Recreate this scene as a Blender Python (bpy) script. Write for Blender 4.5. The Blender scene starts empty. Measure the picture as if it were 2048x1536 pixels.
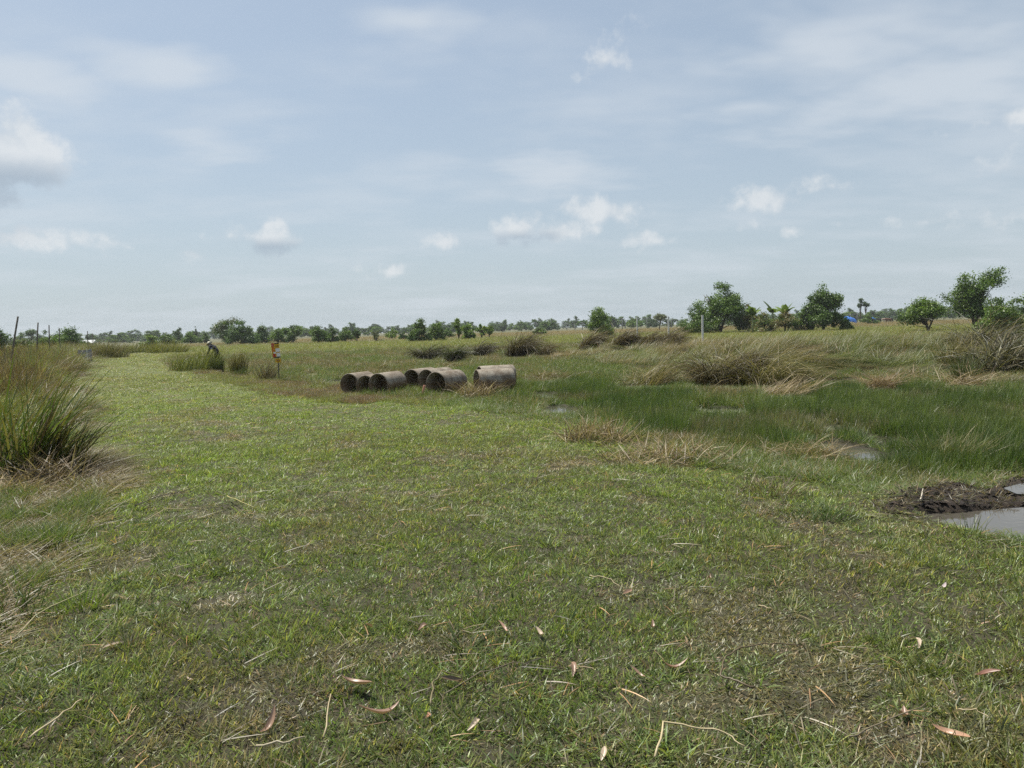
import bpy, bmesh, math, random
import numpy as np
from mathutils import Matrix, Vector

RNG = np.random.default_rng(7)
random.seed(7)
R = math.radians
S = bpy.context.scene
COL = S.collection

# ------------------------------------------------------------------ camera
FPX, CX, CY = 1420.0, 1024.0, 768.0          # focal length and centre in photo pixels
CAM_H, PITCH, ROLL = 1.6, R(4.43), R(-1.7)
CAM = Vector((0, 0, CAM_H))
ROT = Matrix.Rotation(R(90) - PITCH, 3, 'X') @ Matrix.Rotation(ROLL, 3, 'Z')
cd = bpy.data.cameras.new('camera')
cd.sensor_width = 36.0
cd.lens = FPX / 2048 * 36.0
cd.clip_start = 0.05
cd.clip_end = 9000
cam = bpy.data.objects.new('camera', cd)
COL.objects.link(cam)
cam.matrix_world = Matrix.Translation(CAM) @ ROT.to_4x4()
S.camera = cam


def ray(px, py):
    return ROT @ Vector(((px - CX) / FPX, -(py - CY) / FPX, -1.0))


def P(px, py, z=0.0):
    """where a photo pixel meets the level ground at height z"""
    d = ray(px, py)
    if d.z > -0.002:
        d.z = -0.002
    t = (z - CAM_H) / d.z
    return CAM + d * t


def AT(px, py, dist):
    """point on a pixel's ray at depth dist (along +Y)"""
    d = ray(px, py)
    return CAM + d * (dist / d.y)


def XAT(px, dist):
    return AT(px, 670, dist).x


# ------------------------------------------------------------------ light
SUN_EL, SUN_AZ = R(64), R(-48)               # azimuth clockwise from +Y
sdir = Vector((math.sin(SUN_AZ) * math.cos(SUN_EL), math.cos(SUN_AZ) * math.cos(SUN_EL), math.sin(SUN_EL)))
sl = bpy.data.lights.new('sun', 'SUN')
sl.energy = 5.0
sl.angle = R(0.53)
sl.color = (1.0, 0.95, 0.86)
sun = bpy.data.objects.new('sun', sl)
COL.objects.link(sun)
sun.rotation_euler = sdir.to_track_quat('Z', 'Y').to_euler()

S.view_settings.view_transform = 'Standard'
S.view_settings.look = 'None'
S.view_settings.exposure = 0.40
S.view_settings.gamma = 1.0
S.view_settings.use_curve_mapping = False
S.render.film_transparent = False
cy = S.cycles
cy.max_bounces = 6
cy.diffuse_bounces = 2
cy.glossy_bounces = 3
cy.transmission_bounces = 3
cy.transparent_max_bounces = 6
cy.volume_bounces = 0
cy.use_denoising = False
cy.denoiser = 'OPENIMAGEDENOISE'
cy.denoising_input_passes = 'RGB_ALBEDO_NORMAL'
cy.use_adaptive_sampling = True
cy.adaptive_threshold = 0.02
cy.caustics_reflective = False
cy.caustics_refractive = False
cy.sample_clamp_indirect = 4.0


class NT:
    """small helper to write node graphs"""

    def __init__(self, tree):
        self.t = tree
        self.n = tree.nodes
        self.l = tree.links

    def add(self, typ, **kw):
        nd = self.n.new(typ)
        for k, v in kw.items():
            setattr(nd, k, v)
        return nd

    def set(self, sock, v):
        if hasattr(v, 'is_output') or isinstance(v, bpy.types.NodeSocket):
            self.l.new(v, sock)
        else:
            sock.default_value = v

    def math(self, op, a, b=0.0, c=None, clamp=False):
        nd = self.add('ShaderNodeMath', operation=op, use_clamp=clamp)
        self.set(nd.inputs[0], a)
        self.set(nd.inputs[1], b)
        if c is not None:
            self.set(nd.inputs[2], c)
        return nd.outputs[0]

    def vmath(self, op, a, b=None, out=0):
        nd = self.add('ShaderNodeVectorMath', operation=op)
        self.set(nd.inputs[0], a)
        if b is not None:
            self.set(nd.inputs[1], b)
        return nd.outputs[out]

    def noise(self, vec, scale, detail=4, rough=0.55, dist=0.0):
        nd = self.add('ShaderNodeTexNoise')
        if vec is not None:
            self.l.new(vec, nd.inputs['Vector'])
        nd.inputs['Scale'].default_value = scale
        nd.inputs['Detail'].default_value = detail
        nd.inputs['Roughness'].default_value = rough
        nd.inputs['Distortion'].default_value = dist
        return nd.outputs['Fac']

    def ss(self, v, a, b):
        nd = self.add('ShaderNodeMapRange', interpolation_type='SMOOTHSTEP')
        self.set(nd.inputs['Value'], v)
        nd.inputs['From Min'].default_value = a
        nd.inputs['From Max'].default_value = b
        return nd.outputs['Result']

    def mix(self, f, a, b, mode='MIX'):
        nd = self.add('ShaderNodeMix', data_type='RGBA', blend_type=mode)
        self.set(nd.inputs[0], f)
        for s, v in ((nd.inputs[6], a), (nd.inputs[7], b)):
            if isinstance(v, tuple):
                v = (*v[:3], 1.0)
            self.set(s, v)
        return nd.outputs[2]


def lin(r, g, b):
    f = lambda c: (c / 255 / 12.92) if c <= 10 else ((c / 255 + 0.055) / 1.055) ** 2.4
    return (f(r), f(g), f(b))


# ------------------------------------------------------------------ sky
w = bpy.data.worlds.new('World')
S.world = w
w.use_nodes = True
N = NT(w.node_tree)
N.n.clear()
out = N.add('ShaderNodeOutputWorld')
w.cycles.sampling_method = 'MANUAL'
w.cycles.sample_map_resolution = 256
bg = N.add('ShaderNodeBackground')
BG = 0.1
bg.inputs['Strength'].default_value = BG
N.l.new(bg.outputs[0], out.inputs['Surface'])
sky = N.add('ShaderNodeTexSky', sky_type='NISHITA')
sky.sun_disc = False
sky.sun_elevation = SUN_EL
sky.sun_rotation = SUN_AZ
sky.altitude = 0
sky.air_density = 1.0
sky.dust_density = 1.5
sky.ozone_density = 1.0
tc = N.add('ShaderNodeTexCoord')
DIR = tc.outputs['Generated']
sep = N.add('ShaderNodeSeparateXYZ')
N.l.new(DIR, sep.inputs[0])


def sc10(c):
    return tuple(v * .80 / BG for v in c)


# humid milky air in front of the blue sky, thickest near the horizon
up = sep.outputs[2]
milk = N.math('ADD', N.math('MULTIPLY', N.math('POWER', N.math('SUBTRACT', 1.0, N.math('ABSOLUTE', up), clamp=True), 3.0), 0.48), 0.40)
base = N.mix(milk, N.mix(1.0, sky.outputs[0], (.86, .90, .92), 'MULTIPLY'), sc10(lin(186, 199, 208)))
# thin high veils: noise on a flat layer overhead
zz = N.math('ADD', N.math('MAXIMUM', up, 0.0), 0.16)
flat = N.add('ShaderNodeCombineXYZ')
N.set(flat.inputs[0], N.math('DIVIDE', sep.outputs[0], zz))
N.set(flat.inputs[1], N.math('MULTIPLY', N.math('DIVIDE', sep.outputs[1], zz), 1.6))
n1 = N.noise(flat.outputs[0], 0.85, 4, 0.58)
n2 = N.noise(flat.outputs[0], 2.3, 3, 0.6)
veil = N.math('MULTIPLY', N.ss(N.math('ADD', N.math('MULTIPLY', n1, 0.75), N.math('MULTIPLY', n2, 0.25)), 0.43, 0.68), 0.5)
soft = None
for (px, py, hw, hh) in ((1650, 90, 330, 150), (1900, 170, 420, 110), (1490, 215, 170, 40), (1120, 350, 190, 70), (400, 285, 150, 45), (60, 160, 170, 70), (330, 140, 190, 60), (830, 40, 150, 50)):
    c = ray(px, py).normalized()
    rt = Vector((c.y, -c.x, 0)).normalized()
    mp = N.add('ShaderNodeMapping', vector_type='TEXTURE')
    N.l.new(DIR, mp.inputs[0])
    mp.inputs['Location'].default_value = c
    mp.inputs['Rotation'].default_value = Matrix((rt, rt.cross(c), -c)).transposed().to_euler()
    mp.inputs['Scale'].default_value = (hw / FPX, hh / FPX, .6)
    q = N.math('SUBTRACT', 1.0, N.vmath('LENGTH', mp.outputs[0], out=1))
    soft = q if soft is None else N.math('MAXIMUM', soft, q)
softv = N.math('MULTIPLY', N.ss(N.math('ADD', soft, N.math('MULTIPLY', N.math('SUBTRACT', n2, .5), 2.2)), 0.0, 1.1), .7)
veil = N.math('MAXIMUM', veil, softv)
c1 = N.mix(veil, base, sc10(lin(208, 216, 224)))
# cumulus: soft lobes at their bearings, broken up by noise
warp1 = N.noise(DIR, 9.0, 3, 0.6)
warp2 = N.noise(DIR, 26.0, 4, 0.62)
warp = N.math('ADD', N.math('MULTIPLY', warp1, 0.55), N.math('MULTIPLY', warp2, 0.45))
CLOUDS = [  # px, py, half width, half height, strength
    (-5, 312, 78, 66, 1.6), (-120, 340, 110, 80, 1.5), (40, 478, 110, 26, .7), (535, 478, 105, 34, 0.85), (395, 512, 60, 22, .7),
    (1040, 462, 55, 34, 0.85), (1110, 466, 75, 28, .85), (1225, 424, 75, 26, .75), (890, 488, 55, 18, .65), (980, 537, 40, 15, .6),
    (1530, 398, 65, 26, .75), (1665, 370, 75, 26, .75), (1450, 458, 70, 20, .6), (1580, 462, 30, 12, .5), (1840, 445, 95, 22, .6),
    (2015, 235, 70, 26, .75), (1230, 65, 40, 50, .62), (1215, 118, 50, 32, .66), (1300, 480, 45, 16, .5), (800, 545, 60, 16, .45),
    (1675, 448, 35, 14, .45), (2250, 300, 130, 50, .8), (2450, 420, 120, 40, .7), (-350, 430, 140, 45, .8), (-600, 300, 150, 70, .8)]
field = None
low = None
for (px, py, hw, hh, st) in CLOUDS:
    c = ray(px, py).normalized()
    rt = Vector((c.y, -c.x, 0)).normalized()
    upv = rt.cross(c)
    mp = N.add('ShaderNodeMapping', vector_type='TEXTURE')
    N.l.new(DIR, mp.inputs[0])
    mp.inputs['Location'].default_value = c
    mp.inputs['Rotation'].default_value = Matrix((rt, upv, -c)).transposed().to_euler()
    mp.inputs['Scale'].default_value = (hw * 1.2 / FPX, hh / FPX, .6)
    m = N.math('MULTIPLY_ADD', N.vmath('LENGTH', mp.outputs[0], out=1), -st, 1.25 * st)
    field = m if field is None else N.math('MAXIMUM', field, m)
    if hh > 30 and hw > 50:      # the big ones show a grey base
        sp = N.add('ShaderNodeSeparateXYZ')
        N.l.new(mp.outputs[0], sp.inputs[0])
        lw = N.math('MULTIPLY', N.ss(m, -.35 * st, .5 * st), N.ss(sp.outputs[1], 0.2, -0.5))
        low = lw if low is None else N.math('MAXIMUM', low, lw)
dens = N.ss(N.math('ADD', field, N.math('MULTIPLY', N.math('SUBTRACT', warp, 0.5), 4.8)), 0.25, 1.10)
dens = N.math('MULTIPLY', dens, 0.74)
lit = N.mix(N.ss(warp2, 0.3, 0.7), sc10(lin(206, 213, 219)), sc10(lin(226, 229, 231)))
cum = N.mix(N.math('MULTIPLY', low, 0.85), lit, sc10(lin(150, 167, 184)))
fin = N.mix(dens, c1, cum)
N.l.new(fin, bg.inputs['Color'])

# ------------------------------------------------------------------ helpers: noise, zones, meshes


def vnoise(x, y, seed=0):
    xi = np.floor(x).astype(np.int64)
    yi = np.floor(y).astype(np.int64)
    fx = x - xi
    fy = y - yi
    fx = fx * fx * (3 - 2 * fx)
    fy = fy * fy * (3 - 2 * fy)

    def h(i, j):
        n = (i * 374761393 + j * 668265263 + seed * 1442695041) & 0x7fffffff
        n = ((n ^ (n >> 13)) * 1274126177) & 0x7fffffff
        return ((n ^ (n >> 16)) & 0xffff) / 65535.0
    return (h(xi, yi) * (1 - fx) + h(xi + 1, yi) * fx) * (1 - fy) + (h(xi, yi + 1) * (1 - fx) + h(xi + 1, yi + 1) * fx) * fy


def fbm(x, y, s=1.0, oct=4, seed=0):
    v = 0
    a = 0.5
    t = 0
    for o in range(oct):
        v = v + a * vnoise(x * s + 17.3 * o, y * s - 9.1 * o, seed + o)
        t += a
        a *= 0.5
        s *= 2.03
    return v / t


def sstep(a, b, x):
    t = np.clip((x - a) / (b - a), 0, 1)
    return t * t * (3 - 2 * t)


def W(pts, z=0.0):
    return np.array([[P(px, py, z).x, P(px, py, z).y] for px, py in pts])


def sd(poly, x, y):
    """signed distance to polygon, negative inside"""
    d = np.full(x.shape, 1e9)
    ins = np.zeros(x.shape, bool)
    n = len(poly)
    for i in range(n):
        x0, y0 = poly[i]
        x1, y1 = poly[(i + 1) % n]
        ex, ey = x1 - x0, y1 - y0
        t = np.clip(((x - x0) * ex + (y - y0) * ey) / (ex * ex + ey * ey + 1e-12), 0, 1)
        d = np.minimum(d, np.hypot(x - x0 - t * ex, y - y0 - t * ey))
        c = ((y0 > y) != (y1 > y)) & (x < (x1 - x0) * (y - y0) / (y1 - y0 + 1e-12) + x0)
        ins ^= c
    return np.where(ins, -d, d)


LAWN = np.vstack([
    W([(1960, 1080), (1850, 1030), (1760, 995), (1600, 955), (1430, 930), (1280, 885), (1130, 850), (1000, 828), (930, 815), (850, 806),
       (740, 806), (640, 800), (560, 790), (480, 772), (400, 752), (335, 724), (305, 705), (292, 698), (250, 698), (225, 705), (197, 722),
       (170, 748), (155, 785), (150, 830), (160, 890), (190, 935), (215, 970), (170, 1010), (130, 1070), (80, 1140), (20, 1230), (-120, 1400)]),
    [[-3.6, 0.5], [-4.2, -12], [7, -12], [6.5, 2.0], [5.2, 4.0]]])
PUDDLE = W([(1835, 1018), (1855, 1014), (1900, 1013), (1960, 1010), (2048, 1003), (2200, 1000), (2330, 1040), (2200, 1092), (2100, 1080), (2048, 1070), (1985, 1059), (1915, 1046), (1868, 1034), (1842, 1025)])
PUDDLE2 = W([(2022, 964), (2050, 957), (2120, 952), (2180, 963), (2100, 974), (2045, 973)])
MUD = W([(1760, 1012), (1790, 985), (1840, 962), (1900, 950), (1980, 960), (2010, 935), (2090, 925), (2350, 935), (2400, 1010), (2200, 1003), (2048, 1008), (1960, 1013), (1880, 1018), (1830, 1026), (1790, 1024)])
RUSH = W([(1040, 770), (1150, 750), (1300, 775), (1480, 800), (1640, 770), (1800, 762), (2100, 790), (2400, 830), (2500, 950), (2048, 915),
          (1800, 925), (1720, 905), (1520, 880), (1300, 860), (1180, 812), (1060, 800)])
STRAW = W([(1020, 712), (1180, 694), (1340, 688), (1480, 690), (1700, 682), (2048, 668), (2600, 650), (2700, 730), (2300, 775), (2048, 765),
           (1900, 750), (1700, 738), (1600, 758), (1480, 765), (1380, 760), (1280, 742), (1180, 718)])
WEED = W([(335, 722), (420, 735), (520, 748), (640, 765), (720, 782), (860, 800), (890, 830), (760, 840), (690, 815), (600, 798), (500, 782), (420, 768), (355, 748)])
RUT = W([(1450, 985), (1560, 1003), (1680, 1058), (1770, 1110), (1720, 1118), (1620, 1078), (1500, 1022)])
LITTER = W([(-300, 940), (120, 945), (215, 965), (170, 1030), (120, 1110), (40, 1180), (-150, 1300), (-600, 1400)])
POOLS = [(1118, 826, .42, 1.1), (1090, 792, .32, .8), (1695, 908, .34, .75), (1660, 862, .14, 1.2), (1745, 885, .16, .8), (1640, 765, 1.1, .8), (1440, 825, .5, .3),
         (680, 765, .5, .6), (1280, 775, .7, .6)]
POOLW = [(P(a, b, -0.2).x, P(a, b, -0.2).y, c, d) for a, b, c, d in POOLS]


def zones(x, y):
    z = {}
    jx = (fbm(x, y, 0.9, 3, 11) - .5) * 0.9
    jy = (fbm(x, y, 0.9, 3, 12) - .5) * 0.9
    k = np.clip(np.hypot(x, y) / 14, 0.35, 3)
    X, Y = x + jx * k, y + jy * k
    z['lawn'] = sd(LAWN, X, Y)
    z['pud'] = np.minimum(sd(PUDDLE, x + jx * .25, y + jy * .25), sd(PUDDLE2, x, y))
    z['mud'] = sd(MUD, x + jx * .4, y + jy * .4)
    z['rush'] = sd(RUSH, X, Y)
    z['straw'] = sd(STRAW, X, Y)
    z['weed'] = sd(WEED, X, Y)
    z['litter'] = sd(LITTER, x + jx * .5, y + jy * .5)
    pl = np.full(x.shape, 9.0)
    for (a, b, rx, ry) in POOLW:
        pl = np.minimum(pl, np.hypot((x + jx * .5 - a) / rx, (y + jy * .5 - b) / ry) - 1)
    z['pool'] = pl
    # west of the track: left of the line of its left edge
    xl = np.interp(y, LE_Y, LE_X)
    z['west'] = X < xl
    return z


le = W([(250, 698), (225, 705), (197, 722), (170, 748), (155, 785), (150, 830), (160, 890), (190, 935), (215, 970), (130, 1070), (20, 1230), (-120, 1400)])
_o = np.argsort(le[:, 1])
LE_X, LE_Y = le[_o, 0], le[_o, 1]


def ground_z(x, y, z=None):
    x = np.asarray(x, float)
    y = np.asarray(y, float)
    z = z or zones(x, y)
    r = np.hypot(x, y)
    h = (fbm(x, y, 0.35, 3, 3) - .5) * 0.10 + (fbm(x, y, 2.2, 3, 4) - .5) * 0.05
    # no large relief right at the camera
    east = (~z['west']) & (z['lawn'] > 0)
    wet = sstep(0.0, 1.6, z['lawn']) * east * (1 - sstep(40, 60, r))
    h = h - 0.13 * wet
    h = np.where(z['west'], h + 0.06 * sstep(0, 3, z['lawn']), h)
    h = h - 0.27 * sstep(0.2, -0.2, z['pool']) * (z['lawn'] > 0.15)
    h = h + sstep(0.0, -2.5, z['straw']) * (0.10 + 1.0 * np.clip(fbm(x, y, .28, 3, 15) - .40, -.08, .4)) * (1 - sstep(38, 60, r))
    berm = sstep(0.25, -0.2, z['mud'])
    h = h + berm * (0.015 + 0.17 * (fbm(x, y, 4.0, 4, 8) - .40))
    h = np.where(z['pud'] < 0.25, h * sstep(-.05, .25, z['pud']) - 0.13 * sstep(0.13, -0.02, z['pud']), h)
    h = h * (1 - sstep(120, 400, r)) + 0.25 * sstep(60, 130, r)
    return h


def GZ(x, y):
    return float(ground_z(np.array([x]), np.array([y]))[0])


def PG(px, py):
    """ground point under a pixel, on the real terrain"""
    z = 0.0
    for _ in range(4):
        p = P(px, py, z)
        z = GZ(p.x, p.y)
    return Vector((p.x, p.y, z))


def G_at(px, dist):
    x = XAT(px, dist)
    return Vector((x, dist, GZ(x, dist)))


def mesh_np(name, V, F, col=None, mat=None, smooth=False):
    """triangle or quad mesh from arrays; col is one colour per vertex"""
    me = bpy.data.meshes.new(name)
    V = np.asarray(V, np.float32)
    F = np.asarray(F, np.int32)
    k = F.shape[1]
    me.vertices.add(len(V))
    me.vertices.foreach_set('co', V.ravel())
    me.loops.add(F.size)
    me.loops.foreach_set('vertex_index', F.ravel())
    me.polygons.add(len(F))
    me.polygons.foreach_set('loop_start', np.arange(0, F.size, k, dtype=np.int32))
    me.polygons.foreach_set('loop_total', np.full(len(F), k, np.int32))
    if smooth:
        me.polygons.foreach_set('use_smooth', np.ones(len(F), bool))
    me.update(calc_edges=True)
    if col is not None:
        at = me.color_attributes.new('col', 'FLOAT_COLOR', 'POINT')
        c4 = np.ones((len(V), 4), np.float32)
        c4[:, :3] = col
        at.data.foreach_set('color', c4.ravel())
    if mat:
        me.materials.append(mat)
    return me


def link(name, me, parent=None, loc=None, rot=None):
    o = bpy.data.objects.new(name, me)
    COL.objects.link(o)
    if parent is not None:
        o.parent = parent
    if loc is not None:
        o.location = loc
    if rot is not None:
        o.rotation_euler = rot
    return o


def tag(o, label=None, cat=None, group=None, kind=None):
    if label:
        o['label'] = label
    if cat:
        o['category'] = cat
    if group:
        o['group'] = group
    if kind:
        o['kind'] = kind
    return o


def copy_tree(o, parent=None):
    c = o.copy()
    COL.objects.link(c)
    c.parent = parent
    for ch in o.children:
        copy_tree(ch, c)
    return c


# ------------------------------------------------------------------ materials
def new_mat(name):
    m = bpy.data.materials.new(name)
    m.use_nodes = True
    n = NT(m.node_tree)
    n.n.clear()
    o = n.add('ShaderNodeOutputMaterial')
    return m, n, o


def leaf_mat(name, transl=0.35, gloss=0.05, rough=0.45, inst=True):
    m, n, o = new_mat(name)
    c = n.add('ShaderNodeAttribute', attribute_name='col').outputs['Color']
    if inst:
        t = n.add('ShaderNodeAttribute', attribute_type='INSTANCER', attribute_name='tint').outputs['Color']
        c = n.mix(1.0, c, t, 'MULTIPLY')
    d = n.add('ShaderNodeBsdfDiffuse')
    n.l.new(c, d.inputs['Color'])
    t = n.add('ShaderNodeBsdfTranslucent')
    c2 = n.mix(1.0, c, (1.02, 1.1, 0.62), 'MULTIPLY')
    n.l.new(c2, t.inputs['Color'])
    mx = n.add('ShaderNodeMixShader')
    mx.inputs[0].default_value = transl
    n.l.new(d.outputs[0], mx.inputs[1])
    n.l.new(t.outputs[0], mx.inputs[2])
    last = mx.outputs[0]
    if gloss > 0:
        g = n.add('ShaderNodeBsdfGlossy')
        g.inputs['Roughness'].default_value = rough
        g.inputs['Color'].default_value = (.9, .92, .9, 1)
        m2 = n.add('ShaderNodeMixShader')
        m2.inputs[0].default_value = gloss
        n.l.new(last, m2.inputs[1])
        n.l.new(g.outputs[0], m2.inputs[2])
        last = m2.outputs[0]
    n.l.new(last, o.inputs['Surface'])
    return m


def plain(name, col, rough=0.7, var=0.25, scale=8.0, bump=0.0, bscale=40.0, metal=0.0):
    m, n, o = new_mat(name)
    p = n.add('ShaderNodeBsdfPrincipled')
    tcn = n.add('ShaderNodeTexCoord')
    f = n.noise(tcn.outputs['Object'], scale, 6, 0.6)
    lo = tuple(c * (1 - var) for c in col)
    hi = tuple(min(1, c * (1 + var)) for c in col)
    n.l.new(n.mix(n.ss(f, .3, .7), lo, hi), p.inputs['Base Color'])
    p.inputs['Roughness'].default_value = rough
    p.inputs['Metallic'].default_value = metal
    p.inputs['Specular IOR Level'].default_value = 0.3
    if bump:
        b = n.add('ShaderNodeBump')
        b.inputs['Strength'].default_value = bump
        b.inputs['Distance'].default_value = 0.02
        n.l.new(n.noise(tcn.outputs['Object'], bscale, 5, .6), b.inputs['Height'])
        n.l.new(b.outputs[0], p.inputs['Normal'])
    n.l.new(p.outputs[0], o.inputs['Surface'])
    return m


M = {}
M['grass'] = leaf_mat('grass_blades', .44, .04, .45)
M['leaf'] = leaf_mat('tree_leaves', .30, .03, .45, inst=False)
M['leaf_i'] = leaf_mat('far_tree_leaves', .30, .02, .5)
M['sedge'] = leaf_mat('sedge_blades', .30, .03, .45, inst=False)
M['bark'] = plain('bark', (.11, .085, .06), .9, .4, 6, .6, 30)
M['wood'] = plain('weathered_wood', (.13, .115, .095), .85, .35, 5, .4, 60)
M['post'] = plain('pale_concrete_post', (.66, .65, .60), .85, .2, 6, .3, 40)
M['far_pole'] = plain('far_pole_grey', (.22, .22, .22), .8, .15, 2)
M['pinkwood'] = plain('pink_painted_stake', (.50, .24, .17), .75, .25, 9)
M['deadleaf'] = leaf_mat('fallen_leaf', .18, .05, .4, inst=False)
M['stick'] = leaf_mat('dry_stalk', .08, .04, .5, inst=False)

# ------------------------------------------------------------------ ground sheet
def make_ground():
    rr = [0.0]
    r = 0.25
    while r < 6000:
        rr.append(r)
        r += max(0.03, r * 0.0125) if r < 40 else r * 0.05
    rr = np.array(rr)
    aa = np.concatenate([np.linspace(-48, 48, 420), np.linspace(50, 310, 90)])
    aa = np.radians(aa)
    RR, AA = np.meshgrid(rr, aa, indexing='ij')
    x = (RR * np.sin(AA)).ravel()
    y = (RR * np.cos(AA)).ravel()
    z = zones(x, y)
    h = ground_z(x, y, z)
    nr, na = RR.shape
    i, j = np.meshgrid(np.arange(nr - 1), np.arange(na), indexing='ij')
    j2 = (j + 1) % na
    F = np.stack([i * na + j, (i + 1) * na + j, (i + 1) * na + j2, i * na + j2], -1).reshape(-1, 4)[:, ::-1]
    # ground cover colours by zone: soil and thatch under the grass
    r = np.hypot(x, y)
    soil = np.array([.036, .029, .020])
    thatch = np.array([.060, .058, .028])
    wetmud = np.array([.030, .022, .016])
    c = np.empty((len(x), 3))
    f = fbm(x, y, 1.3, 4, 21)[:, None]
    c[:] = soil * (1 - f) + thatch * f
    gl = (sstep(9, 22, r) * (z['lawn'] < .3))[:, None]
    c = c * (1 - gl) + np.array([.100, .118, .036]) * gl
    east = ((~z['west']) & (z['lawn'] > 0.2))[:, None]
    c = np.where(east, np.array([.055, .060, .026]) * (0.7 + .6 * f), c)
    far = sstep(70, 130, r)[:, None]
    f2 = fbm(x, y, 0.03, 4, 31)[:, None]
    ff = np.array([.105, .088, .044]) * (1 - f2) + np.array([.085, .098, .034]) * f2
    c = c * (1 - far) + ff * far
    mud = sstep(0.25, -0.05, np.minimum(z['mud'], z['pud']))[:, None]
    c = c * (1 - mud) + wetmud * mud
    pw = (sstep(0.5, 0.0, z['pool']) * (z['lawn'] > .2))[:, None]
    c = c * (1 - pw) + np.array([.035, .032, .02]) * pw
    m, n, o = new_mat('ground_soil')
    p = n.add('ShaderNodeBsdfPrincipled')
    geo = n.add('ShaderNodeNewGeometry')
    a = n.add('ShaderNodeAttribute', attribute_name='col').outputs['Color']
    g1 = n.noise(geo.outputs['Position'], 9, 6, .65)
    g2 = n.noise(geo.outputs['Position'], 70, 4, .6)
    k = n.math('ADD', n.math('MULTIPLY', g1, .9), n.math('MULTIPLY', g2, .7))
    kk = n.add('ShaderNodeCombineXYZ')
    for q in range(3):
        n.set(kk.inputs[q], n.math('ADD', k, .2))
    n.l.new(n.mix(1.0, a, kk.outputs[0], 'MULTIPLY'), p.inputs['Base Color'])
    p.inputs['Roughness'].default_value = .85
    p.inputs['Specular IOR Level'].default_value = .25
    b = n.add('ShaderNodeBump')
    b.inputs['Strength'].default_value = .8
    b.inputs['Distance'].default_value = .02
    n.l.new(k, b.inputs['Height'])
    n.l.new(b.outputs[0], p.inputs['Normal'])
    n.l.new(p.outputs[0], o.inputs['Surface'])
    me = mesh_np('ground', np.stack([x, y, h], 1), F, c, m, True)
    g = link('ground', me)
    tag(g, kind='structure')


make_ground()

wm, n, o = new_mat('still_water')
p = n.add('ShaderNodeBsdfPrincipled')
p.inputs['Base Color'].default_value = (.075, .068, .055, 1)
p.inputs['Roughness'].default_value = .03
p.inputs['IOR'].default_value = 1.33
p.inputs['Specular IOR Level'].default_value = 0.8
geo = n.add('ShaderNodeNewGeometry')
b = n.add('ShaderNodeBump')
b.inputs['Strength'].default_value = .12
b.inputs['Distance'].default_value = .01
n.l.new(n.noise(geo.outputs['Position'], 14, 3, .5), b.inputs['Height'])
n.l.new(b.outputs[0], p.inputs['Normal'])
n.l.new(p.outputs[0], o.inputs['Surface'])


def water_sheet(name, poly, z):
    bm = bmesh.new()
    bm.faces.new([bm.verts.new((a, b, z)) for a, b in poly])
    bmesh.ops.triangulate(bm, faces=bm.faces[:])
    bmesh.ops.recalc_face_normals(bm, faces=bm.faces[:])
    for f in bm.faces:
        if f.normal.z < 0:
            f.normal_flip()
    me = bpy.data.meshes.new(name)
    bm.to_mesh(me)
    me.materials.append(wm)
    return tag(link(name, me), kind='structure')


def grow(poly, k):
    c = poly.mean(0)
    return [(c[0] + (q[0] - c[0]) * k, c[1] + (q[1] - c[1]) * k) for q in poly]


water_sheet('puddle_water', grow(PUDDLE, 1.12), -0.062)
water_sheet('puddle_water', grow(PUDDLE2, 1.25), -0.058)
water_sheet('marsh_water', [(-9, 17), (3.6, 6.6), (9, 7.2), (22, 17), (22, 30), (-9, 30)], -0.172)

# ------------------------------------------------------------------ grass blades


def ribbons(base, az, tilt, curve, L, Wd, seg=3, twist=None, col=None, tipcol=None, taper=.8):
    n = len(az)
    dx, dy = np.cos(az), np.sin(az)
    pos = base.copy()
    if twist is None:
        twist = np.zeros(n)
    Vs, Cs = [], []
    ang = tilt.copy()
    for k in range(seg + 1):
        t = k / seg
        a = tilt + curve * t
        nrm = np.stack([np.cos(a) * dx, np.cos(a) * dy, -np.sin(a)], 1)
        perp = np.stack([-dy, dx, np.zeros(n)], 1)
        side = perp * np.cos(twist)[:, None] + nrm * np.sin(twist)[:, None]
        wk = Wd * (1 - t ** 1.6) ** taper * (0.7 + 0.3 * min(1, 3 * t + .2))
        cc = None
        if col is not None:
            cc = col if tipcol is None else col * (1 - t ** 2) + tipcol * t ** 2
        if k < seg:
            Vs += [pos - side * wk[:, None] / 2, pos + side * wk[:, None] / 2]
            Cs += [cc, cc]
        else:
            Vs += [pos]
            Cs += [cc]
        am = tilt + curve * (t + .5 / seg)
        step = (L / seg)[:, None] * np.stack([np.sin(am) * dx, np.sin(am) * dy, np.cos(am)], 1)
        pos = pos + step
    nv = 2 * seg + 1
    V = np.stack(Vs, 1).reshape(-1, 3)
    C = np.stack(Cs, 1).reshape(-1, 3) if col is not None else None
    f = []
    for k in range(seg - 1):
        a, b, c, d = 2 * k, 2 * k + 1, 2 * k + 3, 2 * k + 2
        f += [(a, b, c), (a, c, d)]
    f.append((2 * seg - 2, 2 * seg - 1, 2 * seg))
    F = (np.array(f)[None] + (np.arange(n) * nv)[:, None, None]).reshape(-1, 3)
    return V, F, C


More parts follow.
